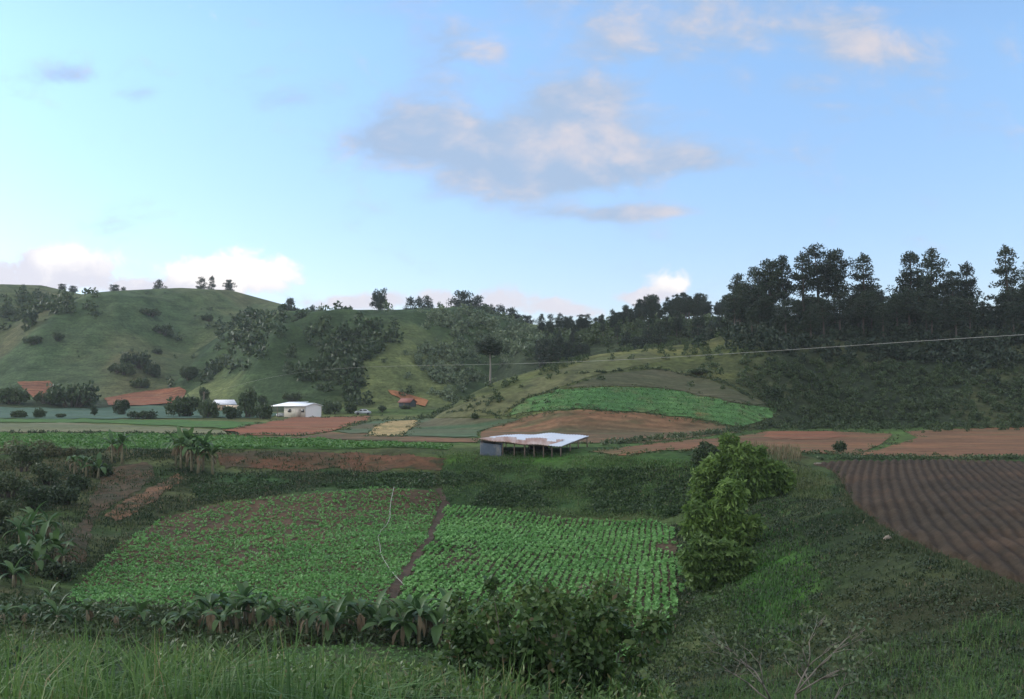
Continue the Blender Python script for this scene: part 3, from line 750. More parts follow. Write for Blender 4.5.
def bush_at(kind, px, pyb, wpx, hpx, label, group=None, ymin=0, D=None, cat='bush'):
    if D is None: X, Y, Z = hit(px, pyb, ymin)
    else: X, Y, Z = at(px, pyb, D); Z = float(H(X, Y))
    m = Y / F; sx = wpx / 2 * m / BS[kind][0]; sz = hpx * m / BS[kind][1]
    return dup(bushes[kind], (X, Y, Z - .05 * sz), random.uniform(0, 6.28), (sx, sx, sz), label, group, cat)
# trees and bushes one can tell apart, on the far fields and slopes
for kind, px, pb, wp_, hp, ym, lab in [
    ('d', 72, 407, 54, 25, 250, 'big dark spreading bush between the two red fields at the hill foot'),
    ('d', 48, 404, 26, 14, 250, 'low dark bush left of the big spreading bush'),
    ('b', 14, 404, 36, 20, 250, 'dark clump of bushes at the left edge below the hill'),
    ('a', 122, 415, 17, 18, 180, 'small dark tree standing in the blue green field'),
    ('r', 94, 416, 8, 11, 180, 'little round bush alone in the blue green field'),
    ('b', 20, 418, 22, 9, 170, 'low bush at the left end of the blue green field'),
    ('b', 40, 418, 14, 11, 170, 'low bush, second from the left in the blue green field'),
    ('d', 142, 419, 30, 9, 170, 'low hedge like bush right of the small dark tree'),
    ('a', 62, 418, 12, 5, 170, 'very low scrub in the middle of the blue green field'),
    ('a', 185, 417, 36, 24, 200, 'dark tree clump left of the farmhouse'),
    ('d', 207, 418, 26, 20, 200, 'bushy dark tree directly in front of the farmhouse wall'),
    ('c', 204, 402, 12, 16, 230, 'small dark tree behind the farmhouse roof'),
    ('a', 232, 419, 20, 15, 190, 'bush between the farmhouse and the pointed dark tree'),
    ('c', 248, 418, 20, 32, 200, 'tall pointed dark tree between the farmhouse and the barn'),
    ('b', 263, 419, 22, 18, 200, 'round bush left of the barn'),
    ('r', 262, 404, 12, 9, 230, 'small round tree behind the gap left of the barn'),
    ('d', 292, 402, 20, 10, 240, 'dark bush on the slope above the barn roof'),
    ('d', 332, 414, 22, 14, 235, 'dark bush right against the barn\'s white end'),
    ('b', 350, 413, 18, 12, 240, 'dark bush between the barn and the parked car'),
    ('r', 382, 412, 10, 7, 230, 'small round bush right of the parked car'),
    ('r', 475, 420, 9, 7, 150, 'small round bush at the corner of the dull green field'),
    ('r', 840, 453, 14, 13, 90, 'small round dark bush standing alone in the red ploughed strip'),
    ('d', 556, 357, 36, 22, 180, 'dark bushy tree on the top of the spur below the ridge dip'),
    ('d', 700, 374, 30, 6, 150, 'low scrub on the edge above the grey terrace'),
    ('r', 776, 398, 18, 12, 150, 'dark shrub above the right tip of the bright field'),
    ('d', 135, 368, 32, 17, 350, 'dark bush clump, upper one in the middle of the grassy hill'),
    ('d', 122, 374, 26, 12, 350, 'dark bush clump, lower left one in the middle of the grassy hill'),
    ('b', 152, 376, 18, 14, 350, 'dark bush clump, right one in the middle of the grassy hill'),
    ('b', 140, 388, 18, 11, 330, 'bush below the dark clumps, just above the red field'),
    ('d', 163, 335, 20, 11, 400, 'single oval dark bush high on the grassy hill'),
    ('a', 33, 345, 19, 11, 350, 'round grey green bush on the lower left slope'),
    ('a', 59, 341, 14, 10, 350, 'smaller bush right of the round grey green one'),
    ('d', 158, 354, 12, 6, 380, 'tiny bush right of the dark clumps'),
    ('d', 150, 316, 26, 8, 420, 'flat patch of scrub near the grassy hill top'),
    ('b', 207, 321, 12, 8, 420, 'small bush below the highest crest'),
    ('a', 190, 380, 20, 16, 330, 'dark tree at the mouth of the gully'),
    ('b', 212, 376, 18, 14, 330, 'second dark tree at the mouth of the gully'),
    ('c', 30, 327, 16, 18, 350, 'slim tree below the dark wood at upper left'),
    ('r', 10, 320, 18, 12, 350, 'round tree at the left edge below the dark wood'),
    ('b', 405, 409, 14, 4, 220, 'low scrub in front of the small hut')]:
    bush_at(kind, px, pb, wp_, hp, lab, None, ym)

farL2 = leafmat('hazy_leaf', [(.066,.098,.060), (.10,.135,.078), (.14,.175,.096)], 9, .15)  # paler than the other far leaves: distance haze put into the colour
# dark woods in the gullies and on the shoulders: far off, one mass each
def woods(name, polys, label, ymin, ymax, mat, size, cat='wood'):
    cl = []
    for poly, n in polys:
        P = scatter(poly, n, ymin, ymax)
        for p in P:
            if RNG.random() < .25: p = p + np.array([RNG.normal() * 7, RNG.normal() * 7, 0]); p[2] = H(p[0], p[1])
            r = size * RNG.uniform(.5, 1.5)
            cl.append(clump(p + np.array([0, 0, r * .55]), r, 46, r * .55, r * .34, RNG, .8))
            if RNG.random() < .4: cl.append(clump(p + np.array([RNG.normal() * r * .4, 0, r * 1.35]), r * .6, 24, r * .5, r * .3, RNG, .9))
    v, q = cat_cards(cl); o = np_mesh(name, v, q, mat); stuff(o, label, cat)
woods('woodland', [([(0,295),(40,296),(75,304),(95,308),(60,318),(30,324),(0,322)], 180)], 'dark wood over the upper left shoulder of the grassy hill', 350, 640, bushL, 2.6)
woods('woodland', [([(225,324),(290,316),(345,320),(320,340),(262,358),(235,382),(185,386),(215,360)], 190), ([(240,310),(262,316),(250,345),(238,330)], 26)], 'trees filling the gully between the grassy hill and the middle hill', 270, 660, farL, 2.4)
woods('woodland', [([(368,328),(394,329),(398,342),(372,362),(358,372),(352,396),(340,392),(335,372),(318,348),(352,330)], 330), ([(280,370),(330,366),(335,382),(300,386)], 22), ([(345,400),(352,380),(362,384),(356,408)], 25)], 'dark wood running down the face of the middle hill', 262, 480, bushL, 2.0)
woods('woodland', [([(398,320),(430,317),(470,314),(500,325),(548,338),(560,348),(548,352),(520,366),(490,360),(470,352),(440,330),(415,318)], 620), ([(410,352),(450,348),(490,362),(470,385),(446,402),(430,392)], 120)], 'dense wood over the right shoulder of the middle hill', 262, 480, farL2, 1.5)
woods('woodland', [([(446,313),(470,309),(500,319),(530,330),(505,332),(470,326),(440,326)], 170)], 'darker trees along the crest of the middle hill', 380, 480, farL, 1.5)
woods('woodland', [([(520,342),(560,334),(640,326),(740,320),(742,335),(700,343),(640,347),(590,352),(545,362),(525,362)], 560)], 'dark undergrowth beneath the forest on the middle ridge', 225, 345, bushL, 1.5)
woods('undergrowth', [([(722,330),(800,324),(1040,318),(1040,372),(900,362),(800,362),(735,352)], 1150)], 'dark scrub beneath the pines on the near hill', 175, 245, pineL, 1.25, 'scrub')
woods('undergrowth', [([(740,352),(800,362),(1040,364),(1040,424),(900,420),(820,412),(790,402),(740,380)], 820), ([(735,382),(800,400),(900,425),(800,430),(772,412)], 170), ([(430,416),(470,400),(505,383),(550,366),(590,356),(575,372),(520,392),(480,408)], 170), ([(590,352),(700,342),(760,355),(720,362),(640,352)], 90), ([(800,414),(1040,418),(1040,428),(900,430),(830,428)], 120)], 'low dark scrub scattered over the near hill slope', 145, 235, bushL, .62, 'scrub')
scrubL = leafmat('scrub_leaf', [(.036,.058,.032), (.055,.080,.040), (.080,.105,.052)], 14, .15)
woods('undergrowth', [([(0,300),(180,292),(285,310),(330,330),(240,385),(120,395),(0,380)], 70), ([(280,315),(470,310),(560,345),(440,405),(300,400),(240,385)], 110)], 'small scattered shrubs over the open grassy hills', 262, 640, scrubL, .85, 'scrub')
def hedgeline(pts, w, n, r, mat, label, ymin):
    cl = []; P = [hit(x, y, ymin) for x, y in pts]
    seg = [np.array(p) for p in P]; L = [np.linalg.norm(seg[i+1] - seg[i]) for i in range(len(seg)-1)]; tot = sum(L)
    for k_ in range(n):
        s = RNG.random() * tot; i = 0
        while s > L[i] and i < len(L) - 1: s -= L[i]; i += 1
        p = seg[i] + (seg[i+1] - seg[i]) * min(1, s / L[i]); p = p + np.array([RNG.normal() * w, RNG.normal() * w, 0]); p[2] = H(p[0], p[1])
        q = r * RNG.uniform(.5, 1.3)
        cl.append(clump(p + np.array([0, 0, q * .5]), q, 26, q * .6, q * .35, RNG, .8))
    v, f = cat_cards(cl); o = np_mesh('hedge', v, f, mat); tag(o, label, 'hedge')
hedgeline([(446,414),(500,416),(530,398),(560,388),(605,379)], .25, 90, .34, bushL, 'dark hedge climbing along the edge of the bright field', 140)
hedgeline([(575,374),(606,373),(659,369.5),(704,378),(752,400)], .3, 120, .38, bushL, 'dark hedge curving above the grey green terrace', 140)
hedgeline([(600,448),(680,438),(735,430.5),(785,426),(860,428)], .5, 170, .55, farL, 'low green hedge below the stubble slope', 120)
hedgeline([(820,460),(900,459.5),(1024,459.5),(1060,459.5)], .35, 130, .35, farL, 'strip of weeds along the far side of the ploughed field', 80)
hedgeline([(345,431),(372,421),(420,418),(500,419)], .4, 90, .5, farL, 'thin dark hedge behind the patch of straw', 140)
hedgeline([(-40,433.6),(60,433.2),(170,434.6),(240,435.5)], .3, 120, .4, bushL, 'thin dark hedge between the pale strip and the green crop', 120)

# ------------------------------------------------------------------ near trees and bushes
feath = leafmat('feathery_leaf', [(.052,.095,.026), (.100,.165,.044), (.165,.245,.068)], 2.2, .35)
feathD = leafmat('dark_feathery_leaf', [(.042,.080,.028), (.075,.13,.040), (.12,.185,.056)], 2.2, .3)
def fit(px, pb, ymin=40): return hit(px, pb, ymin)[1]
def big_bush(px, pb, D, lobes, n, mat, label, L=.50, W=.17, seed=31, cat='tree', name='leafy_tree', tr=(2.5, .14)):
    X, Y, Z = at(px, pb, D); Z = float(H(X, Y))
    o = make_bush(seed, lobes, n, L, W, mat, name, cat, droop=.5, outer=.35 if mat.name.startswith('broad') else .72, trunk=tr)
    o.location = (X, Y, Z); o['label'] = label
    return o
def lob(px0, D, lst):      # lobes given as pixel offsets from the foot
    m = D / F
    return [((x) * m, y, z * m, r * m) for x, y, z, r in lst]
big_bush(738, 500, 76, lob(0, 76, [(-30,.2,34,14),(-34,0,20,13),(30,0,40,13),(-22,.2,44,13),(20,.3,54,11),(0,0,34,22),(-14,.3,28,17),(14,-.3,30,18),(2,0,52,16),(-6,.2,60,12),(14,0,50,14),(-20,0,14,16),(0,-.5,14,20),(18,-.4,16,16),(-24,.2,26,12),(22,.2,38,12),(-12,-.5,-4,16),(8,-.8,-8,15),(-8,.4,68,9)]), 16000, feath, 'big light green feathery tree on the bank right of the bean field', seed=31)
big_bush(772, 494, 76.5, lob(0, 76, [(0,0,20,14),(10,0,14,12),(-10,.2,14,12),(4,-.2,28,10),(-4,0,6,12),(14,0,22,8)]), 3600, feath, 'light green bush leaning against the right of the big feathery tree', seed=32, tr=(1, .08), name='leafy_bush', cat='bush')
DB = fit(724, 556); big_bush(724, 556, DB, lob(0, DB, [(-30,0,26,14),(-28,.2,44,12),(26,0,30,13),(-16,0,34,14),(8,0,62,15),(0,0,22,18),(-14,0,14,15),(4,0,46,16),(-12,0,40,14),(15,-.2,22,14),(-4,.3,34,13),(18,0,8,13),(6,-.3,6,15),(-20,0,28,11)]), 7500, feath, 'mid green feathery bush just below the big light tree', seed=33, tr=(1, .08), name='leafy_bush', cat='bush')
DB = fit(716, 588); big_bush(716, 588, DB, lob(0, DB, [(-24,0,30,13),(26,0,28,13),(-6,0,30,15),(10,0,34,14),(-14,0,44,11),(0,0,12,17),(-16,0,10,14),(16,0,12,15),(24,-.2,6,10),(-22,.2,20,10)]), 6500, feathD, 'dark feathery bush lowest on the bank beside the bean field', seed=34, tr=(.8, .08), name='leafy_bush', cat='bush')
big_bush(706, 462, 93, lob(0, 93, [(0,0,12,10),(8,0,10,8),(-7,0,7,8)]), 1300, bushL, 'dark rounded bush peeking out behind the big light tree', seed=35, tr=(.8, .08), name='leafy_bush', cat='bush')
# dark bushes on the left bank
lbank = leafmat('bank_bush_leaf', [(.020,.036,.018), (.036,.058,.026), (.062,.080,.036)], 2.5, .2)
for i, (px, pb, D, w_, h_, lab) in enumerate([
    (22, 476, 100, 30, 26, 'dark bush high on the left bank below the pale dry shrub'), (48, 486, 94, 26, 22, 'dark bush right of the highest one on the left bank'),
    (8, 500, 86, 34, 24, 'dark bush at the left edge halfway up the bank'), (35, 510, 82, 30, 22, 'dark bush above the big banana clump'),
    (66, 505, 85, 24, 16, 'low dark bush beside the brown soil on the left bank'), (-6, 535, 70, 34, 34, 'dark bush cut by the left edge beside the banana clump'),
    (10, 575, 60, 40, 30, 'dark bush at the left edge at the foot of the bank'), (62, 572, 62, 30, 16, 'low dark bush at the foot of the left bank'),
    (82, 492, 92, 22, 14, 'small dark bush below the two young banana plants'), (105, 478, 99, 20, 12, 'dark scrubby bush under the dry banana pair')]):
    m = D / F; g = random.Random(i)
    big_bush(px, pb, D, [(g.uniform(-.4, .4) * w_ * m, g.uniform(-.5, .5), g.uniform(.2, .8) * h_ * m, g.uniform(.2, .34) * w_ * m) for _ in range(8)], 1300, lbank, lab, .30, .16, 40 + i, 'bush', 'leafy_bush', (.5, .06))
dryL = leafmat('dry_shrub_leaf', [(.06,.075,.035), (.10,.10,.05), (.15,.13,.07)], 2.5, .2)
for i, (px, pb, D, w_, h_, lab) in enumerate([(28, 452, 108, 46, 13, 'pale dry shrub on the rim at far left'), (60, 456, 107, 24, 10, 'smaller pale dry shrub on the rim right of the wide one')]):
    m = D / F; g = random.Random(i + 70)
    big_bush(px, pb, D, [(g.uniform(-.45, .45) * w_ * m, g.uniform(-.5, .5), g.uniform(.2, .7) * h_ * m, g.uniform(.14, .24) * w_ * m) for _ in range(9)], 1500, dryL, lab, .3, .13, 80 + i, 'bush', 'leafy_bush', (.5, .05))
# broad leaved bush close to the viewpoint
fgL = leafmat('broad_leaf', [(.022,.045,.018), (.056,.100,.032), (.125,.18,.058)], 1.0, .3, .45, ((.12, .085, .05), .93))
for i, (px, pb, D, sc, n, lab) in enumerate([
    (492, 700, 27, 1.05, 4200, 'broad leaved bush at the bottom, left part of the big thicket'), (545, 712, 24.5, 1.2, 5200, 'tallest broad leaved bush in the middle of the bottom thicket'),
    (600, 705, 26, 1.05, 4200, 'broad leaved bush at the right of the bottom thicket'), (575, 668, 34, 1.3, 3600, 'leafy bush at the back of the bottom thicket near the bean rows'),
    (520, 730, 20.5, .95, 4200, 'broad leaved bush closest to the viewpoint at the bottom of the thicket'), (590, 730, 21, .95, 4200, 'broad leaved bush second closest to the viewpoint, right of the closest one'),
    (455, 705, 25, .8, 2600, 'broad leaved bush at the left end of the bottom thicket beside the seedling terrace'),
    (632, 712, 27, .8, 2600, 'low leafy bush at the right foot of the bottom thicket'), (470, 650, 36, .7, 1300, 'small leafy bush between banana row and bottom thicket')]):
    g = random.Random(i + 5)
    lb = [(g.uniform(-1.35, 1.35) * sc, g.uniform(-.9, .9) * sc, g.uniform(.25, 2.9 if sc > .8 else 1.8) ** 1.0 * sc, g.uniform(.22, .58) * sc) for _ in range(24)]
    o = big_bush(px, pb, D, lb, n, fgL, lab, .17, .11, 90 + i, 'bush', 'leafy_bush', (.8, .03))
# bare shrub at bottom right
X, Y, Z = at(795, 715, 21); Z = float(H(X, Y))
rt = thing('bare_shrub', 'nearly leafless pale shrub with forked stems at the bottom right', 'shrub', (X, Y, Z), sc=1.55)
tb = MB(); tips = []; g = random.Random(5)
def grow(p, d, L, r, lev):
    q = p + d * L; m = (p + q) / 2 + Vector((g.uniform(-.06, .06), g.uniform(-.06, .06), 0)) * L
    tb.tube([tuple(p), tuple(m), tuple(q)], [r, r * .85, r * .7], 5)
    if lev == 0: tips.append(q); return
    for _ in range(g.choice([2, 2, 3])):
        dd = (d + Vector((g.uniform(-.9, .9), g.uniform(-.9, .9), g.uniform(-.25, .35)))).normalized()
        grow(q, dd, L * g.uniform(.6, .85), r * .62, lev - 1)
for dx, L in ((.02, .68), (-.32, .6), (.3, .42)): grow(Vector((dx * .4, 0, -.3)), Vector((dx, .05, 1)).normalized(), L, .022, 4)
tb.build('stem', palebark, rt)
P = np.array([tuple(t) for t in tips]); P = np.repeat(P, 5, 0) + RNG.normal(size=(len(P) * 5, 3)) * .07
v, q = cards(P, .085, .05, None, .6); np_mesh('crown', v, q, leafmat('sparse_leaf', [(.05,.08,.04), (.08,.11,.055), (.12,.13,.08)], 1, .2), rt)

# ------------------------------------------------------------------ banana plants
banL = leafmat('banana_leaf', [(.026,.058,.024), (.050,.098,.036), (.095,.155,.058)], 1.5, .3, .5)
banD = leafmat('dead_banana_leaf', [(.09,.065,.04), (.15,.115,.075), (.22,.18,.12)], 1, .2, .8)
banS = plain('banana_stem', (.17,.15,.085), .7, 0, .4, 4, (.10,.07,.04))
def make_banana(seed, h, nleaf, LL, ndead=4):
    g = random.Random(seed)
    root = thing('banana_plant', 'banana', 'banana plant', HOME)
    st = MB(); lx = g.uniform(-.12, .12)
    st.tube([(0, 0, -.3), (lx * .4, 0, h * .5), (lx, 0, h)], [.14, .11, .06], 8); st.build('stem', banS, root, True)
    def leaf(mb, a, el, L, W, droop, z0):
        n = 9; pts = []; d = Vector((math.cos(a) * math.cos(el), math.sin(a) * math.cos(el), math.sin(el)))
        p = Vector((lx, 0, z0)); V = []; Fq = []
        side = Vector((-math.sin(a), math.cos(a), 0)); tw = g.uniform(-.5, .5)
        for i in range(n + 1):
            f = i / n
            wd = W * max(0.02, math.sin(math.pi * min(1, max(0, (f - .12) / .88)) ** .8)) ** .7 if f > .12 else .018
            wd *= g.uniform(.82, 1.1)
            nrm = side.cross(d).normalized(); sd = (side + nrm * tw * f).normalized()
            V += [tuple(p - sd * wd + nrm * wd * -.35), tuple(p), tuple(p + sd * wd + nrm * wd * -.35)]
            if i: b = 3 * (i - 1); Fq += [(b, b+1, b+4, b+3), (b+1, b+2, b+5, b+4)]
            p = p + d * (L / n); d = (d + Vector((0, 0, -droop / n))).normalized()
        mb.add(V, Fq)
    for i in range(nleaf):
        lm = MB(); leaf(lm, i * 2.4 + g.uniform(-.4, .4), g.uniform(.45, 1.35), LL * g.uniform(.75, 1.1), LL * .125, g.uniform(1.0, 2.6), h * g.uniform(.92, 1.02)); lm.build('leaf', banL, root)
    dm = MB()
    for i in range(ndead): leaf(dm, g.uniform(0, 6.28), g.uniform(-.3, .3), LL * .6, LL * .06, 4.5, h * g.uniform(.8, .98))
    if ndead: dm.build('dead_leaves', banD, root)
    return root
bans = [make_banana(1, 2.0, 8, 1.9), make_banana(2, 1.6, 7, 1.7), make_banana(3, 2.3, 9, 2.1, 6), make_banana(4, .9, 9, 1.8, 2)]
BH = [3.2, 2.8, 3.7, 2.2]
def banana(i, px, pb, hpx, D, lab, group=None):
    X, Y, Z = at(px, pb, D); Z = float(H(X, Y)); s = hpx * Y / F / BH[i]
    dup(bans[i], (X, Y, Z), random.uniform(0, 6.28), s, lab, group, 'banana plant')
for i, px, pb, hp, D, lab in [
    (0, 187, 460, 40, 104, 'banana plant at the back of the rim clump'), (2, 176, 461, 30, 104, 'short banana plant on the outer left of the rim clump'), (1, 198, 462, 33, 101.5, 'low banana plant in front of the rim clump'),
    (3, 30, 540, 30, 69, 'broad banana plant in the middle of the dark bank clump'), (3, 48, 535, 28, 71, 'banana plant high at the right of the dark bank clump'), (3, 20, 545, 30, 68, 'banana plant high at the left of the dark bank clump'), (3, 64, 556, 26, 65, 'small banana plant on the outer right of the dark bank clump'), (3, 36, 562, 30, 62, 'banana plant in front of the dark bank clump'),
    (2, 181, 462, 38, 103, 'tall banana plant at the left of the clump on the terrace rim'), (0, 192, 464, 36, 102, 'dark banana plant in the middle of the rim clump'),
    (2, 203, 463, 38, 103, 'banana plant with hanging dry leaves in the rim clump'), (1, 213, 465, 34, 102, 'rightmost banana plant of the rim clump beside the red bank'),
    (2, 112, 462, 30, 104, 'dry brownish banana plant left of a pair on the bank top'), (0, 122, 461, 32, 104, 'dry brownish banana plant right of a pair on the bank top'),
    (1, 74, 477, 26, 98, 'small banana plant left of the bright young one on the left bank'), (1, 86, 476, 26, 98, 'small banana plant directly beside the bright young one'),
    (3, 98, 477, 24, 98, 'bright young banana plant with light green leaves on the left bank'),
    (3, 40, 552, 38, 65, 'biggest banana plant of the clump on the dark left bank'), (3, 24, 556, 34, 64, 'banana plant at the left of the dark bank clump'),
    (3, 56, 548, 32, 66, 'banana plant at the right of the dark bank clump'), (3, 34, 530, 30, 72, 'banana plant at the back of the dark bank clump'),
    (3, 14, 583, 30, 57, 'low banana plant below the dark bank clump'), (3, 50, 600, 24, 52, 'short light green banana plant at the corner of the left bean field'),
    (1, 508, 648, 40, 40, 'banana plant where the row meets the bottom thicket'), (3, 622, 668, 40, 35, 'yellow green banana plant at the right of the bottom thicket'),
    (3, 610, 700, 36, 26, 'young banana plant low in the bottom thicket'), (1, 592, 662, 36, 38, 'banana plant at the back right of the bottom thicket')]:
    banana(i, px, pb, hp, D, lab)
g = random.Random(3)
xs = sorted([212, 231, 248, 264, 281, 299, 317, 335, 352, 368, 385, 403, 420, 440, 460] + [8, 30, 62, 92, 118, 142, 166, 186, 206, 224, 240, 256, 272, 290, 308, 326, 344, 360, 376, 394, 412, 428, 450, 470, 486])
for n_, px in enumerate(xs):
    D = 45.5 - .003 * abs(px - 250) + g.uniform(-1.6, 1.6); X = (px - CX) / F * D
    Z = float(H(X, D)); i = g.choice([0, 1, 3, 3, 1])
    hp = g.uniform(36, 54) if px > 200 else g.uniform(28, 40)
    dup(bans[i], (X, D, Z), g.uniform(0, 6.28), hp * D / F / BH[i], 'banana plant in the long row between the bean fields and the grassy bank', 'banana plants in the row below the bean fields', 'banana plant')
# ------------------------------------------------------------------ grass and weeds
grassL = leafmat('grass_blade', [(.026,.058,.020), (.058,.118,.034), (.115,.185,.058)], 1.6, .3, .6, ((.20, .16, .085), .93))
grassS = leafmat('slope_grass_blade', [(.017,.034,.014), (.031,.050,.021), (.052,.066,.031)], 5.0, .25, .7, ((.16, .125, .08), .9))
def blades(P, h, w, lean=.5, rng=RNG):
    n = len(P); a = rng.uniform(0, 2 * math.pi, n); d = np.stack([np.cos(a), np.sin(a), np.zeros(n)], 1); s = np.stack([-d[:,1], d[:,0], np.zeros(n)], 1)
    ln = (rng.random(n) ** 1.3 * lean)[:, None]; h = h[:, None]; w = w[:, None]; up = np.array([0, 0, 1.0])
    b = P - up * .04; m = P + up * h * .55 + d * ln * h * .3; t = P + up * h * (1 - ln * .35) + d * ln * h
    V = np.stack([b - s*w/2, b + s*w/2, m + s*w*.4, m - s*w*.4, t], 1).reshape(-1, 3); i = np.arange(n)[:, None] * 5
    return V, i + np.array([[0, 1, 2, 3]]), i + np.array([[3, 2, 4]])
def grass(name, P, h, w, mat, label, lean=.7, tuft=1, spread=.1):
    if tuft > 1:
        h = np.repeat(h, tuft) * RNG.uniform(.6, 1.15, len(P) * tuft); w = np.repeat(w, tuft)
        P = np.repeat(P, tuft, 0) + np.stack([RNG.normal(0, spread, len(P) * tuft), RNG.normal(0, spread, len(P) * tuft), np.zeros(len(P) * tuft)], 1)
    V, q, t = blades(P, h, w, lean)
    stuff(np_mesh(name, V, [q, t], mat), label, 'grass')
# tall grass on the bank in front
NG = 150000
t = RNG.uniform(-.62, .62, NG); Y = np.sqrt(RNG.uniform(7.0 ** 2, 33 ** 2, NG)); X = t * Y; Z = H(X, Y)
cl_ = fbm(X / 1.6, Y / 1.6, 3)
ok = RNG.random(NG) < np.clip(.55 + .8 * cl_, .08, 1) * np.where(t > .12, .45, 1) * np.where((t > -.075) & (t < .15), .22, 1) * np.where((t > -.28) & (t < -.04) & (Y > 17), .35, 1)
P = np.stack([X, Y, Z], 1)[ok]; hh = RNG.uniform(.20, .70, len(P)) * (1 + .75 * cl_[ok]) * np.where(t[ok] > .12, .6, 1) * np.where((t[ok] > -.28) & (t[ok] < -.04) & (Y[ok] > 17), .45, 1)
grass('grass', P, hh, RNG.uniform(.008, .020, len(P)), grassL, 'tall unmown grass on the bank at the bottom of the view', 1.5)
# weeds with broader leaves mixed in
t = RNG.uniform(-.6, .16, 16000); Y = np.sqrt(RNG.uniform(9.0 ** 2, 34 ** 2, 16000)); X = t * Y
ok = (fbm(X / 2.2 + 7, Y / 2.2, 3) > .0) & ~((t > -.28) & (t < -.04) & (Y > 15)) & ~((t > -.04) & (t < .15) & (RNG.random(16000) < .6))
X = X[ok]; Y = Y[ok]; n = len(X)
P = np.repeat(np.stack([X, Y, H(X, Y)], 1), 6, 0); ang = RNG.uniform(0, 6.28, n * 6); el = RNG.uniform(.1, 1.1, n * 6)
ax = np.stack([np.cos(ang) * np.cos(el), np.sin(ang) * np.cos(el), np.sin(el)], 1)
P = P + ax * .12 + np.array([0, 0, 1]) * RNG.uniform(.05, .6, n * 6)[:, None]
v, q = cards(P, RNG.uniform(.045, .11, n * 6), RNG.uniform(.015, .042, n * 6), ax, .6)
stuff(np_mesh('weeds', v, q, fgL), 'broad leaved weeds growing through the tall grass', 'weeds')
# taller tussocks
t = RNG.uniform(-.6, .02, 240); Y = np.sqrt(RNG.uniform(9.5 ** 2, 30 ** 2, 240)); X = t * Y
ok = fbm(X / 3 + 20, Y / 3, 2) > -.1
P = np.stack([X, Y, H(X, Y)], 1)[ok]
grass('grass', P, RNG.uniform(.6, 1.15, len(P)), RNG.uniform(.010, .022, len(P)), leafmat('tussock_blade', [(.034,.075,.022), (.075,.15,.040), (.14,.215,.065)], 2, .3, .6, ((.24, .19, .10), .9)), 'taller tussocks rising from the grass at the bottom', .9, 26, .11)
t = RNG.uniform(-.6, .05, 430); Y = np.sqrt(RNG.uniform(9.5 ** 2, 32 ** 2, 430)); X = t * Y
cl = [clump(np.array([x, y, float(H(x, y)) + .2]), RNG.uniform(.2, .5), 60, .10, .055, RNG, .8) for x, y in zip(X, Y)]
v, q = cat_cards(cl); stuff(np_mesh('weeds', v, q, bushL), 'dark leafy weed clumps in the tall grass', 'weeds')
# a few pale dry stalks
t = RNG.uniform(-.6, .0, 260); Y = np.sqrt(RNG.uniform(9.0 ** 2, 26 ** 2, 260)); X = t * Y
grass('dry_stalks', np.stack([X, Y, H(X, Y)], 1), RNG.uniform(.5, 1.0, 260), RNG.uniform(.008, .014, 260), leafmat('dry_stalk', [(.22,.19,.10), (.32,.28,.17)], 1, .2), 'pale dry stalks standing in the tall grass', .5)
P = scatter([(438,680),(470,660),(560,660),(640,670),(660,720),(640,800),(440,800)], 420, 19, 35)
grass('grass', P, RNG.uniform(.7, 1.5, len(P)), RNG.uniform(.02, .04, len(P)), grassL, 'tall grass stems standing in the bottom thicket', 1.0, 3, .2)
# rough vegetation under and behind the banana row
t = RNG.uniform(-.62, .14, 11000); Y = RNG.uniform(33, 52, 11000); X = t * Y; px, py = proj(X, Y, H(X, Y))
ok = ~inside(px, py, RIGHTF) & (RNG.random(11000) < np.clip(.6 + fbm(X / 3, Y / 3, 2), .1, 1) * np.where(Y < 43.5, np.where(t < -.235, .8, .03), 1))
P = np.stack([X, Y, H(X, Y)], 1)[ok]; n = len(P)
v1, q1 = cards(np.repeat(P, 5, 0) + np.stack([RNG.normal(0, .2, n * 5), RNG.normal(0, .2, n * 5), RNG.uniform(.05, .6, n * 5)], 1), RNG.uniform(.2, .5, n * 5), RNG.uniform(.06, .16, n * 5), None, .5)
stuff(np_mesh('undergrowth', v1, q1, bushL), 'dark tangled weeds beneath the row of banana plants', 'weeds')
# slopes and banks around the fields
BANKS = [[(216,452),(262,451),(330,452),(400,454),(446,458),(440,471),(372,473),(290,472),(222,470)], [(100,468),(150,463),(184,474),(150,500),(116,522),(85,560),(62,580),(50,560),(80,520),(96,490)]]
FORB = [LEFTF, RIGHTF, PATH, PL]
def not_fields(X, Y):
    px, py = proj(X, Y, H(X, Y)); ok = np.ones(X.shape, bool)
    for p in FORB: ok &= ~inside(px, py, p)
    ok = ok * np.where(inside(px, py, BANKS[0]), .38, np.where(inside(px, py, BANKS[1]), .55, 1))
    return ok * np.clip(.5 + 1.2 * fbm(X / 4, Y / 4, 3), .06, 1)
SLOPE = [(640,470),(800,462),(850,500),(900,540),(1040,600),(1040,720),(640,720),(660,640),(690,600),(690,530)]
P = scatter(SLOPE, 1500, 20, 95, dens=not_fields)
cl = []
for p in P:
    q = RNG.uniform(.2, .65); c_ = unit(RNG.normal(size=(34, 3))) * (RNG.random(34) ** .4)[:, None] * np.array([q * 1.3, q * 1.3, q * .32]) + p
    cl.append(cards(c_, .16, .075, None, 1.5))
v, q = cat_cards(cl); stuff(np_mesh('undergrowth', v, q, leafmat('slope_weed', [(.020,.034,.016), (.036,.054,.024), (.060,.075,.034)], 5, .2)), 'low mounded weeds over the grassy slope at the right', 'weeds')
P = scatter([(672,590),(760,590),(760,660),(650,690),(655,640)], 500, 25, 70)
cl = [clump(p, RNG.uniform(.15, .4), 26, .16, .08, RNG, .45) for p in P]
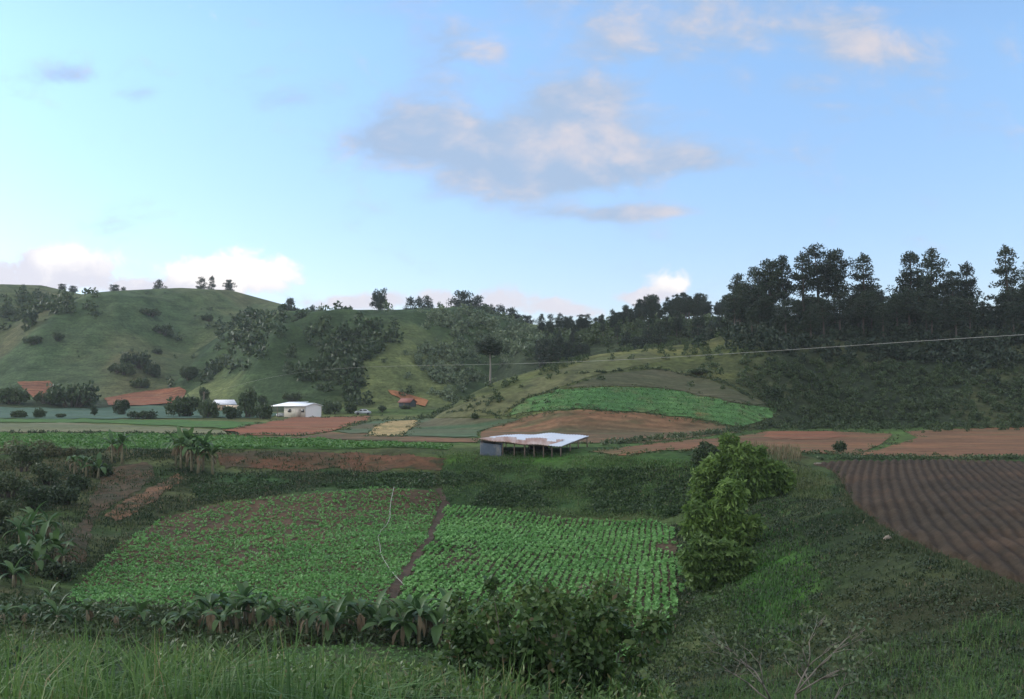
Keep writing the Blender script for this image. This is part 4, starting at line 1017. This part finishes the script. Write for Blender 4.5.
v, q = cat_cards(cl); stuff(np_mesh('undergrowth', v, q, leafmat('hollow_weed', [(.022,.044,.016), (.042,.072,.026), (.070,.10,.036)], 4, .2)), 'low green weeds in the hollow below the leafy bushes', 'weeds')
P = scatter(SLOPE, 13000, 20, 95, dens=not_fields)
Dd = P[:, 1]
grass('grass', P, RNG.uniform(.05, .17, len(P)) * (.8 + Dd / 140), .020 + Dd * .0006, grassS, 'rough dull grass on the slope below the ploughed field', 2.6, 3, .14)
def fresh(X, Y):
    px, py = proj(X, Y, H(X, Y)); return not_fields(X, Y) * np.exp(-((px - 768) / 30) ** 2 - ((py - 585) / 40) ** 2)
P = scatter([(700,500),(840,500),(850,600),(820,660),(700,660)], 1700, 35, 70, dens=fresh)
grass('grass', P, RNG.uniform(.15, .38, len(P)), np.full(len(P), .04), leafmat('fresh_grass', [(.032,.075,.022), (.050,.115,.030), (.075,.145,.045)], 3, .3), 'patch of fresh green grass on the slope', 1.0, 3, .15)
P = scatter([(436,452),(500,451),(580,455),(690,461),(696,530),(650,520),(560,516),(445,504)], 8000, 85, 112, dens=not_fields)
grass('grass', P, RNG.uniform(.10, .34, len(P)), np.full(len(P), .07), leafmat('bank_grass_blade', [(.032,.060,.024), (.055,.100,.034), (.090,.14,.05)], 6.0, .25, .7, ((.12, .10, .06), .92)), 'long grass on the bank below the shed', 2.0, 3, .25)
P = scatter([(-20,448),(216,450),(446,456),(440,488),(330,488),(200,506),(100,566),(40,600),(-20,600)], 11000, 52, 112, dens=not_fields)
grass('grass', P, RNG.uniform(.12, .38, len(P)), .03 + P[:, 1] * .0006, grassS, 'rough dark grass and weeds on the left bank', 1.8, 3, .22)
P = scatter([(440,464),(500,466),(560,470),(620,470),(690,466),(696,520),(650,516),(560,512),(447,502)], 900, 85, 112, dens=lambda X, Y: np.clip(.35 + 1.5 * fbm(X / 5, Y / 5, 3), 0, 1))  # deep green weeds, their dark tone partly carries the steep bank's shade
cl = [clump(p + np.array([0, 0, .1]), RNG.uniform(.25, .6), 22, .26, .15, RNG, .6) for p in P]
P = scatter([(190,478),(300,474),(430,473),(440,487),(330,489),(260,495),(200,505)], 420, 80, 112, dens=lambda X, Y: np.clip(.35 + 1.5 * fbm(X / 5, Y / 5, 3), 0, 1))
cl += [clump(p + np.array([0, 0, .08]), RNG.uniform(.2, .5), 20, .26, .15, RNG, .6) for p in P]
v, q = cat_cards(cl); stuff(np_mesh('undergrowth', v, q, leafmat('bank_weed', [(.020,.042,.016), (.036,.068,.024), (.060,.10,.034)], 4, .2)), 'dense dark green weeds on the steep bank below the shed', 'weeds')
P = scatter([(670,525),(690,525),(694,600),(668,650),(640,672),(655,640),(676,600),(678,550)], 700, 40, 90)
cl = [clump(p, RNG.uniform(.12, .35), 18, .2, .1, RNG, .6) for p in P]
v, q = cat_cards(cl); stuff(np_mesh('undergrowth', v, q, grassS), 'low weeds along the right edge of the bean rows', 'weeds')
# edge tufts along the ploughed field and the terrace rim
P = scatter([(832,470),(842,468),(856,506),(905,540),(962,564),(1040,594),(1040,602),(955,572),(895,546),(845,512)], 1200, 30, 92)
grass('grass', P, RNG.uniform(.12, .3, len(P)), np.full(len(P), .035), grassS, 'fringe of pale grass along the edge of the ploughed field', 1.2, 3, .15)
P = scatter([(690,460),(790,464),(824,474),(832,500),(800,500),(770,472)], 2000, 60, 98)
grass('grass', P, RNG.uniform(.15, .42, len(P)), np.full(len(P), .05), leafmat('rim_grass_blade', [(.035,.06,.025), (.07,.10,.035), (.12,.13,.06)], 5, .25), 'tall grass on the rim between the leafy tree and the ploughed field', 1.0, 3, .2)
P = scatter([(722,445),(800,452),(800,462),(722,460)], 900, 88, 125)
grass('dry_stalks', P, RNG.uniform(.4, 1.1, len(P)), np.full(len(P), .07), leafmat('maize_stalk', [(.10,.085,.05), (.15,.12,.07), (.09,.11,.05)], 3, .2), 'sparse dry stalks in front of the red strip', .6, 2, .2)

# ------------------------------------------------------------------ open shed on the rim
g0 = H(at(535, 450, 109)[0], 109.0)
sx, sy, _ = at(533, 450, 109); base = float(g0)
sh = thing('field_shed', 'low open field shed with a patched white and rusty tin roof on posts', 'shed', (sx, sy, base))
def loc(px, py, D): x, y, z = at(px, py, D); return np.array([x - sx, y - sy, z - base])
Aq, Bq, Cq, Gq = loc(480, 439.2, 107.5), loc(561, 446, 104.5), loc(589, 436.6, 113), loc(505, 434.6, 116.5)
tin = plain('white_tin', (.50,.54,.60), .55, .15, .14, .6, (.40,.40,.41), .62)
m, k, b = newmat('rusty_tin')
tcx = k.new('ShaderNodeTexCoord'); mp_ = k.new('ShaderNodeMapping'); mp_.inputs['Rotation'].default_value = (0, 0, math.atan2(Bq[1] - Aq[1], Bq[0] - Aq[0]) * -1); mp_.inputs['Scale'].default_value = (1.1, .12, .12); k.l.new(tcx.outputs['Object'], mp_.inputs[0])
nz = k.noise(mp_.outputs[0], .9, 4, .7)
k.l.new(k.mix(k.range(nz, .36, .70, 0, 1), (.23,.125,.09,1), (.44,.36,.33,1)), b.inputs['Base Color']); b.inputs['Roughness'].default_value = .7
rust = m
def roof_sheet(name, u0, u1, v0, v1, mat, lift=0, seed=0):
    nu, nv = 150, 8; V = []; U_ = np.linspace(u0, u1, nu)
    for j in range(nv + 1):
        vv_ = v0 + (v1 - v0) * j / nv
        for u_ in U_:
            p = (Aq * (1 - u_) + Bq * u_) * (1 - vv_) + (Gq * (1 - u_) + Cq * u_) * vv_
            p = p + np.array([0, 0, .30 * math.exp(-((u_ - .62) / .3) ** 2) * sstep(.25, 1, vv_) - .12 * math.sin(math.pi * u_) * (1 - vv_) + .03 * math.cos(u_ * 190) + .05 * math.sin(u_ * 17 + vv_ * 5 + seed) + lift])
            V.append(p)
    V = np.array(V); n = len(V)
    idx = np.arange(n).reshape(nv + 1, nu)
    q = np.stack([idx[:-1,:-1], idx[:-1,1:], idx[1:,1:], idx[1:,:-1]], -1).reshape(-1, 4)
    Vb = V - np.array([0, 0, .035]); q2 = q[:, ::-1] + n
    ed = np.concatenate([idx[0], idx[1:, -1], idx[-1, ::-1][1:], idx[::-1, 0][1:]]); e = np.stack([ed[1:], ed[:-1], ed[:-1] + n, ed[1:] + n], 1)
    return np_mesh(name, np.concatenate([V, Vb]), np.concatenate([q, q2, e]), mat, sh)
r1 = roof_sheet('roof', 0, 1, .36, 1.0, tin); r1['label'] = 'bright whitish tin roof sheets'
r2 = roof_sheet('roof', -.005, .86, -.02, .54, rust, .05, 2); r2['label'] = 'rusty red brown roof sheets along the front'
r3 = roof_sheet('roof', .85, 1.005, -.02, .41, tin, .045, 1); r3['label'] = 'whitish roof sheets at the front corner'
wood = plain('grey_post_wood', (.14,.105,.08), .9, 0, .35, 3)
def roofz(u_, v_): return (Aq * (1 - u_) + Bq * u_) * (1 - v_) + (Gq * (1 - u_) + Cq * u_) * v_ + np.array([0, 0, -.06 - .12 * math.sin(math.pi * u_) * (1 - v_)])
for u_, v_ in [(.02,.02),(.28,.02),(.42,.03),(.55,.02),(.66,.03),(.78,.02),(.88,.03),(.985,.03),(.985,.35),(.985,.65),(.985,.97),(.75,.97),(.5,.97),(.25,.97),(.02,.97),(.02,.5),(.45,.5),(.7,.5)]:
    p = roofz(u_, v_); gx_, gy_ = p[0] + sx, p[1] + sy; gz_ = float(H(gx_, gy_)) - base - .3
    mb = MB(); mb.tube([(p[0] + random.uniform(-.05, .05), p[1], gz_), (p[0], p[1], p[2])], [.085, .07], 6); mb.build('post', wood, sh)
mb = MB()
for u0, v0, u1, v1 in [(.0,.03,1,.03),(.0,.97,1,.97),(.985,.03,.985,.97),(.02,.03,.02,.97),(0,.5,1,.5)]:
    p, q = roofz(u0, v0), roofz(u1, v1); mid = roofz((u0+u1)/2, (v0+v1)/2)
    mb.tube([tuple(p - [0,0,.06]), tuple(mid - [0,0,.06]), tuple(q - [0,0,.06])], .06, 6)
mb.build('roof_beam', wood, sh)
def wall_panel(name, u0, v0, u1, v1, zt, mat, lab=None, n=40):
    V = []; 
    for i in range(n + 1):
        f = i / n; p = roofz(u0 + (u1 - u0) * f, v0 + (v1 - v0) * f); off = .025 * math.cos(f * n * 1.7)
        gz_ = float(H(p[0] + sx, p[1] + sy)) - base - .15
        for z in (gz_, p[2] - zt): V += [(p[0], p[1] + off - .04, z), (p[0], p[1] + off + .0, z)]
    Fq = []
    for i in range(n):
        b_ = 4 * i; Fq += [(b_, b_+4, b_+6, b_+2), (b_+1, b_+3, b_+7, b_+5), (b_+2, b_+6, b_+7, b_+3)]
    mb = MB(); mb.add(V, Fq); o = mb.build(name, mat, sh)
    if lab: o['label'] = lab
wall_panel('wall_panel', .0, .0, .27, .0, .28, plain('blue_grey_tin', (.060,.080,.105), .85, 0, .45, 1.2, (.13,.13,.125), .46), 'blue grey tin wall panel')
wall_panel('wall_panel', .0, .0, .0, .9, .10, plain('grey_tin', (.10,.12,.14), .8, 0, .3, 1.2), 'grey tin end wall')
wall_panel('inner_panel', .42, .55, .66, .55, .1, plain('dark_panel', (.016,.015,.014), .9, 0, .3, 2), 'plain dark panel in place of a dark bulk inside')  # dark panel added where an unidentified dark shape stands

# ------------------------------------------------------------------ barn, farmhouse, hut
def gable(root, cx, cy, W, L, hw, hr, rz, wallm, roofm, over=.4, endm=None, open_side=None):
    """W across, L along the ridge (local x = ridge)"""
    c, s = math.cos(rz), math.sin(rz)
    R = lambda p: (p[0]*c - p[1]*s, p[0]*s + p[1]*c, p[2])
    T = .18
    def slab(name, pts, mat, th=T):
        mb = MB(); top = [R(p) for p in pts]; n = len(pts)
        v = np.array(top); nrm = np.cross(v[1]-v[0], v[2]-v[1]); nrm = nrm / np.linalg.norm(nrm) * th
        mb.add(list(top) + [tuple(np.array(p) - nrm) for p in top], [tuple(range(n))] + [tuple(range(2*n-1, n-1, -1))] + [((i+1) % n, i, n+i, n+(i+1) % n) for i in range(n)] if n == 4 else [])
        if n == 4: return mb.build(name, mat, root)
    l, w = L/2, W/2
    if open_side != 'front': slab('wall', [(-l,-w,-.4),(l,-w,-.4),(l,-w,hw),(-l,-w,hw)], wallm)
    slab('wall', [(l,w,-.4),(-l,w,-.4),(-l,w,hw),(l,w,hw)], wallm)
    for sg in (1, -1):
        mb = MB(); v = [(sg*l,-w,-.4),(sg*l,w,-.4),(sg*l,w,hw),(sg*l,0,hr),(sg*l,-w,hw)]; v2 = [(p[0]-sg*T,p[1],p[2]) for p in v]
        mb.add([R(p) for p in v + v2], [(0,1,2,4),(5,9,7,6)]); mb.Q += [[2,3,4],[7,9,8]]
        mb.build('end_wall', endm or wallm, root)
    e = over; dz = (hr - hw) / w * e
    slab('roof', [(-l-e,-w-e,hw-dz+.2),(l+e,-w-e,hw-dz+.2),(l+e,0,hr+.2),(-l-e,0,hr+.2)], roofm, .1)
    slab('roof', [(l+e,w+e,hw-dz+.2),(-l-e,w+e,hw-dz+.2),(-l-e,0,hr+.2),(l+e,0,hr+.2)], roofm, .1)
    return R
bx_, by_, bz_ = hit(300, 417.5, 150); m = by_ / F
barn = thing('barn', 'white roofed barn with one open bay and a white end wall at the red field', 'barn', (bx_, by_ + 3, float(H(bx_, by_ + 3))))
wt = plain('cream_wall', (.46,.42,.35), .8, 0, .12, 1); ww = plain('white_wall', (.72,.71,.68), .8, 0, .08, 1); wr = plain('white_roof', (.78,.79,.80), .5, .1, .06, 1)
R = gable(barn, 0, 0, 5.4, 6.6, 2.5, 3.1, math.radians(-32), wt, wr, .3, ww)
mb = MB()    # lean-to roof over the open bay at the left
c_, s_ = math.cos(math.radians(-32)), math.sin(math.radians(-32)); Rr = lambda p: (p[0]*c_ - p[1]*s_, p[0]*s_ + p[1]*c_, p[2])
mb.add([Rr(p) for p in [(-7.4,-3.1,2.55),(-1.0,-3.1,2.62),(-1.0,2.9,3.5),(-7.4,2.9,3.4),(-7.4,-3.1,2.45),(-1.0,-3.1,2.52),(-1.0,2.9,3.4),(-7.4,2.9,3.3)]], [(0,1,2,3),(7,6,5,4),(1,0,4,5),(2,1,5,6),(3,2,6,7),(0,3,7,4)])
o = mb.build('bay_roof', wr, barn)
for x in (-7.2, -5.2):
    for y in (-2.9, 2.6):
        p = Rr((x, y, 0)); mb = MB(); mb.tube([(p[0], p[1], -.3), (p[0], p[1], 2.6 if y < 0 else 3.2)], .09, 6); mb.build('post', wood, barn)
mb = MB(); p = Rr((-5.3, 2.3, 1.1)); mb.box(p, (3.8, .12, 2.6), math.radians(-32)); mb.build('bay_back_wall', plain('dark_wall', (.07,.075,.08), .9), barn)
for wx_ in (-1.6, 2.6):
    mb = MB(); mb.box(Rr((wx_, -2.74, 1.55)), (.9, .08, .7), math.radians(-32)); mb.build('window', plain('dark_window', (.03,.035,.04), .3), barn)
p = Rr((1.2, -2.75, 1.0)); mb = MB(); mb.box(p, (1.7, .1, 2.0), math.radians(-32)); mb.build('door', plain('barn_door', (.30,.27,.23), .8), barn)
mb = MB(); p = Rr((-5.2, -1.2, .4)); mb.box(p, (2.8, 1.4, .5), math.radians(-32)); mb.box(Rr((-5.2, -1.2, .75)), (2.2, 1.1, .3), math.radians(-10)); mb.box(Rr((-6.3,-1.2,.2)), (.15,1.2,.6), math.radians(-32)); mb.box(Rr((-4.1,-1.2,.2)), (.15,1.2,.6), math.radians(-32))
o = mb.build('trailer', plain('pale_boards', (.42,.42,.42), .7)); o.location = barn.location; tag(o, 'pale flat trailer parked in the open bay of the barn', 'trailer')
fx, fy, fz = hit(222, 411, 180)
fh = thing('farmhouse', 'small tan farmhouse with a whitish roof half hidden by dark trees', 'house', (fx, fy + 2, float(H(fx, fy + 2))))
gable(fh, 0, 0, 3.6, 4.6, 1.6, 2.6, math.radians(35), plain('tan_wall', (.42,.30,.20), .85), plain('pale_roof', (.62,.63,.66), .6, .1), .35, plain('brown_end', (.16,.10,.075), .85))
for dx in (-.8, 1.0):
    c2_, s2_ = math.cos(math.radians(35)), math.sin(math.radians(35)); mb = MB(); x, y = dx, -1.84
    mb.box((x*c2_ - y*s2_, x*s2_ + y*c2_, .75), (.7, .08, .8 if dx < 0 else 1.5), math.radians(35)); mb.build('window' if dx < 0 else 'door', plain('dark_opening', (.03,.03,.03), .5), fh)
ax_, ay_, az_ = hit(229, 412, 180)
mb = MB(); mb.box((0, 0, .55), (2.6, 2.2, 1.5), .3); mb.add([(-1.6,-1.4,1.25),(1.6,-1.4,1.25),(1.6,1.3,1.7),(-1.6,1.3,1.7),(-1.6,-1.4,1.18),(1.6,-1.4,1.18),(1.6,1.3,1.62),(-1.6,1.3,1.62)], [(0,1,2,3),(7,6,5,4),(1,0,4,5),(2,1,5,6),(3,2,6,7),(0,3,7,4)])
o = mb.build('outbuilding', plain('ochre_wall', (.50,.38,.25), .85)); o.location = (ax_ + .3, ay_ + 1, float(H(ax_, ay_ + 1))); tag(o, 'low ochre outbuilding right of the farmhouse', 'outbuilding')
hx, hy, hz = hit(407, 407, 200)
hu = thing('hut', 'small dark hut with a red brown roof below the orange soil cut', 'hut', (hx, hy + 1, float(H(hx, hy + 1))))
gable(hu, 0, 0, 2.8, 3.6, 1.1, 2.0, math.radians(-30), plain('dark_hut_wall', (.05,.06,.065), .9), plain('red_roof', (.20,.075,.055), .8), .3)
mb = MB(); mb.box((math.sin(math.radians(-30)) * 1.44, -math.cos(math.radians(-30)) * 1.44, .45), (.6, .08, 1.1), math.radians(-30)); mb.build('door', plain('hut_door', (.10,.07,.05), .9), hu)
# parked car, far off
cx_, cy_, cz_ = hit(363, 415, 180); cz_ = float(H(cx_, cy_))
car = thing('parked_car', 'silver grey car parked by the bushes right of the barn', 'car', (cx_, cy_, cz_), math.radians(8))
prof = [(-2.0,.35),(-2.05,.75),(-1.75,.95),(-1.1,1.0),(-.6,1.42),(.75,1.45),(1.35,1.02),(1.95,.85),(2.05,.5),(1.95,.33)]
mb = MB(); n = len(prof); V = [(x, -.82 + (.12 if z > 1.2 else 0), z) for x, z in prof] + [(x, .82 - (.12 if z > 1.2 else 0), z) for x, z in prof]
mb.add(V, [(i, i + n, (i+1) % n + n, (i+1) % n) for i in range(n)]); mb.Q += [[0, i, i+1] for i in range(1, n-1)] + [[n, n+i+1, n+i] for i in range(1, n-1)]
mb.build('body', plain('silver_paint', (.36,.38,.40), .35, .3, .05), car)
for x0, x1 in ((-.95, -.05), (.05, 1.0)):
    for sgn in (-1, 1): mb = MB(); mb.add([(x0, sgn*.83, 1.02), (x1, sgn*.83, 1.02), (x1 - .2, sgn*.725, 1.36), (x0 + .3 if x0 < -.5 else x0, sgn*.725, 1.36)], [(0,1,2,3) if sgn < 0 else (3,2,1,0)]); mb.build('window', plain('car_glass', (.02,.025,.03), .1), car)
for x in (-1.25, 1.25):
    for y in (-.8, .8): mb = MB(); mb.tube([(x, y - .1, .32), (x, y + .1, .32)], .32, 14); mb.build('wheel', plain('tyre_rubber', (.03,.03,.03), .8), car)

# ------------------------------------------------------------------ irrigation hose, stones, cable
pts = []
for px, py in [(394,489),(392.5,496),(391,503),(390,512),(390,520),(387,527),(381,533),(378,540),(380,548),(380.5,556),(384,563),(389,571),(392,575),(396,580),(401,585),(404,589)]:
    x, y, z = hit(px, py, 40); pts.append((x, y, z + .2))
mb = MB(); mb.tube(pts, [.020] * 5 + [.013] * (len(pts) - 5), 6); o = mb.build('hose', plain('pale_hose', (.38,.36,.33), .6, 0, .1), None, True); tag(o, 'pale irrigation hose winding down the left bean field', 'hose')
def stone(px, py, D, r, lab, col, seed=0, sq=.6):
    X, Y, Z = at(px, py, D) if D else hit(px, py, 20); Z = float(H(X, Y))
    rng = np.random.default_rng(seed); n, mrow = 14, 9; V = []
    for j in range(mrow + 1):
        for i in range(n):
            th = math.pi * j / mrow; ph = 2 * math.pi * i / n; d = np.array([math.sin(th)*math.cos(ph), math.sin(th)*math.sin(ph)*.75, math.cos(th)*sq])
            V.append(d * r * (1 + .22 * math.sin(3*d[0] + seed) + .15 * math.cos(5*d[1] + 2*d[2] + seed)))
    Fq = [(j*n+i, (j+1)*n+i, (j+1)*n+(i+1) % n, j*n+(i+1) % n) for j in range(mrow) for i in range(n)]
    o = np_mesh('stone', np.array(V), np.array(Fq), plain('stone', col, .9, 0, .3, 3), None); o.location = (X, Y, Z + r * .1); tag(o, lab, 'stone')
stone(887, 539, None, .22, 'pale stone on the edge of the ploughed field', (.19,.16,.125), 1)
stone(347, 692, 13.5, .17, 'pale stone in the tall grass at the bottom', (.48,.45,.42), 2)
stone(820, 464.5, None, .55, 'flat pale slab on the rim left of the ploughed field', (.11,.095,.07), 3, .2)
# overhead cable: from a pole off to the right down across the valley
pR = np.array(at(1075, 330, 62)); pL = np.array(at(204, 393, 232)); pM = np.array(at(640, 358.5, 103))
n = 60; cp = []
for i in range(n + 1):
    f = i / n; p = pR + (pL - pR) * f; pxx, _ = proj(*p)
    py = np.interp(pxx, [204, 300, 400, 500, 560, 640, 740, 850, 1024, 1075], [393, 371, 366, 364, 362, 358.5, 353.2, 346.5, 334.5, 330]); cp.append(at(pxx, py, p[1]))
cp = np.array(cp); zc = np.polyfit(np.linspace(0, 1, n + 1), cp[:, 2], 5); cp[:, 2] = np.polyval(zc, np.linspace(0, 1, n + 1))
mb = MB(); mb.tube([tuple(p) for p in cp], list(np.linspace(.013, .007, n + 1)), 6); o = mb.build('overhead_cable', plain('grey_cable', (.30,.30,.29), .6), None, True); tag(o, 'thin grey overhead cable sagging across the valley', 'cable')
for p, lab in ((cp[0], 'wooden pole carrying the cable at the right'), (cp[-1], 'far pole carrying the cable among the trees')):
    zb = float(H(p[0], p[1]))
    po = thing('utility_pole', lab, 'pole', (p[0], p[1], zb)); mb = MB(); mb.tube([(0, 0, -.5), (0, 0, p[2] - zb + .3)], [.13, .09], 8); mb.build('pole_shaft', wood, po)
    mb = MB(); mb.box((0, 0, p[2] - zb - .05), (1.1, .09, .1), .5); mb.build('crossarm', wood, po)
# ------------------------------------------------------------------ sky, light, haze, camera
w = bpy.data.worlds.new('World'); S.world = w; w.use_nodes = True
k = NT_(w.node_tree)
bg = k.n['Background']
SUN_EL, SUN_AZ = math.radians(19), math.radians(289)     # clockwise from +Y: behind and to the left
sky = k.new('ShaderNodeTexSky', sky_type='NISHITA'); sky.sun_disc = False
sky.sun_elevation = SUN_EL; sky.sun_rotation = SUN_AZ; sky.altitude = 900; sky.air_density = 1.0; sky.dust_density = .6; sky.ozone_density = 1.0
SKYK = .12
tc = k.new('ShaderNodeTexCoord').outputs['Generated']
sp = k.new('ShaderNodeSeparateXYZ'); k.l.new(tc, sp.inputs[0])
yy = k.math('MAXIMUM', sp.outputs[1], .05)
u = k.math('DIVIDE', sp.outputs[0], yy); v = k.math('DIVIDE', sp.outputs[2], yy)
front = k.range(sp.outputs[1], .1, .3, 0, 1)
cb = k.new('ShaderNodeCombineXYZ'); k.l.new(u, cb.inputs[0]); k.l.new(v, cb.inputs[1])
def cloudnoise(sx, sy, sc, det, off=0, dist=.3):
    mp = k.new('ShaderNodeMapping'); mp.inputs['Scale'].default_value = (sx, sy, 1); mp.inputs['Location'].default_value = (off, off * .7, off * .3)
    k.l.new(cb.outputs[0], mp.inputs[0])
    return k.noise(mp.outputs[0], sc, det, .60, dist)
nA = cloudnoise(1, 1.8, 11, 8); nB = cloudnoise(1, 1.8, 11, 8, .02); nC = cloudnoise(1, 1.2, 24, 8, 3)
def blob(px, py, rx, ry, amp, rot=0):
    a, b = ray(px, py)
    du = k.math('SUBTRACT', u, a); dv = k.math('SUBTRACT', v, b)
    c, s = math.cos(rot), math.sin(rot)
    x = k.math('DIVIDE', k.math('ADD', k.math('MULTIPLY', du, c), k.math('MULTIPLY', dv, s)), rx / F)
    y = k.math('DIVIDE', k.math('SUBTRACT', k.math('MULTIPLY', dv, c), k.math('MULTIPLY', du, s)), ry / F)
    r = k.math('ADD', k.math('MULTIPLY', x, x), k.math('MULTIPLY', y, y))
    return k.math('MULTIPLY', k.math('EXPONENT', k.math('MULTIPLY', r, -1)), amp)
def total(lst):
    s = lst[0]
    for x in lst[1:]: s = k.math('ADD', s, x)
    return s
high = total([blob(*b) for b in [(470,150,90,32,1.0), (570,140,95,40,1.0,-.1), (380,140,60,28,.7), (600,165,90,22,.8,.12), (575,95,70,22,.6), (655,212,75,8,.9,.04), (430,30,50,70,.55), (495,52,18,14,.55),
     (690,18,120,42,.72), (880,50,70,32,1.0,-.15), (620,45,60,60,.45), (75,75,32,12,.6), (140,95,26,12,.5), (280,100,60,14,.35), (560,212,60,10,.45), (430,115,60,30,.3), (520,190,70,18,.5), (700,160,40,14,.5), (960,135,40,10,.25), (815,110,40,40,.3)]])
low = total([blob(*b) for b in [(70,262,46,22,1.1), (15,274,60,20,.9), (245,272,58,24,1.2), (192,274,36,16,.85), (130,288,80,10,.8), (390,299,26,14,.95), (350,304,24,9,.8), (312,303,26,8,.8), (442,300,24,13,.9), (500,297,28,17,1.0), (545,305,24,11,.9), (580,311,30,8,.8), (668,287,26,14,1.15), (638,298,28,9,.9)]])
dh = k.range(k.math('ADD', k.math('MULTIPLY', high, 1.25), k.math('MULTIPLY', k.math('SUBTRACT', nA, .5), 2.7)), .08, 1.22, 0, .88, True)
dl = k.range(k.math('ADD', low, k.math('MULTIPLY', k.math('SUBTRACT', nC, .5), 2.0)), .34, .86, 0, .92, True)
lit = k.range(k.math('ADD', k.math('SUBTRACT', nA, nB), k.math('ADD', k.math('MULTIPLY', total([blob(575,135,60,22,1), blob(650,150,60,14,.8), blob(890,45,70,25,1), blob(700,15,100,30,.7), blob(660,210,60,8,.7), blob(495,50,20,15,.9)]), .22), -.06)), -.14, .34, 0, 1, True)
CS = CLOUD                                           # cloud radiance in the sky's own units
def cc(r, g, b): return tuple(x * CS / SKYK for x in srgb(r, g, b)[:3]) + (1,)
hc = k.mix(lit, cc(170,191,219), cc(224,215,218))
wl = k.range(k.math('ADD', k.math('MULTIPLY', total([blob(75,255,40,14,1), blob(250,265,60,24,1.2), blob(670,283,26,12,1.1), blob(190,268,40,16,.9)]), .8), k.math('MULTIPLY', k.math('SUBTRACT', nC, .5), 1.6)), .0, .75, 0, 1, True)
lc = k.mix(wl, tuple(1.04 * x for x in cc(224,221,231)), tuple(1.10 * x for x in cc(255,248,243)))
skyc = k.mix(1.0, sky.outputs[0], (SKT[0], SKT[1], SKT[2], 1), 'MULTIPLY')
kv = k.range(v, .06, .36, .80, 1.16); kc = k.new('ShaderNodeCombineXYZ')
kg = k.range(v, .06, .36, .72, 1.16)
for i_ in range(3): k.l.new(kg if i_ == 1 else kv, kc.inputs[i_])
skyc = k.mix(1.0, skyc, kc.outputs[0], 'MULTIPLY')
c = k.mix(k.math('MULTIPLY', dh, front), skyc, hc)
c = k.mix(k.math('MULTIPLY', dl, front), c, lc)
# unseen bright cloud deck added overhead and behind the viewpoint to light the land
nO = k.noise(tc, 2.2, 4, .5, .3)
over = k.math('MAXIMUM', k.range(sp.outputs[2], .50, .80, 0, 1, True), k.range(sp.outputs[1], -.05, -.5, 0, .8, True))
over = k.math('MULTIPLY', k.math('MULTIPLY', over, k.range(nO, .30, .55, .35, 1, True)), k.range(sp.outputs[2], -.02, .06, 0, 1))
c = k.mix(over, c, (OVER / SKYK, OVER * 1.0 / SKYK, OVER * 1.02 / SKYK, 1))
k.l.new(c, bg.inputs['Color']); bg.inputs['Strength'].default_value = SKYK

sun = bpy.data.lights.new('sun', 'SUN'); sun.energy = SUN_E; sun.angle = math.radians(14); sun.color = (1, .95, .88)
so = bpy.data.objects.new('sun', sun); COL.objects.link(so)
d = Vector((math.sin(SUN_AZ) * math.cos(SUN_EL), math.cos(SUN_AZ) * math.cos(SUN_EL), math.sin(SUN_EL)))
so.rotation_euler = d.to_track_quat('Z', 'Y').to_euler()

if HAZE:
    hm = bpy.data.materials.new('haze_air'); hm.use_nodes = True; hk = NT_(hm.node_tree)
    hk.n.remove(hk.n['Principled BSDF'])
    pv = hk.new('ShaderNodeVolumePrincipled'); pv.inputs['Density'].default_value = HAZE; pv.inputs['Color'].default_value = (.80, .88, .97, 1)
    hk.l.new(pv.outputs[0], hk.n['Material Output'].inputs['Volume'])
    mb = MB(); top = float(GZ.max()) + 22
    mb.box((0, 480, (top - 14.5) / 2), (3000, 1500, top + 14.5))
    o = mb.build('haze', hm); o['kind'] = 'stuff'; o['label'] = 'thin pale haze over the valley'

cam = bpy.data.cameras.new('camera'); co = bpy.data.objects.new('camera', cam); COL.objects.link(co)
cam.sensor_width = 36; cam.lens = 36 * F / 1024; cam.clip_start = .1; cam.clip_end = 6000
co.location = (0, 0, 0); co.rotation_euler = (math.pi / 2 + TH, 0, 0)
S.camera = co
S.view_settings.view_transform = 'Standard'; S.view_settings.look = 'None'; S.view_settings.exposure = EXPO; S.view_settings.gamma = 1
S.cycles.use_denoising = True; S.cycles.max_bounces = 4; S.cycles.diffuse_bounces = 2; S.cycles.glossy_bounces = 2; S.cycles.transmission_bounces = 2; S.cycles.transparent_max_bounces = 4; S.cycles.volume_bounces = 1
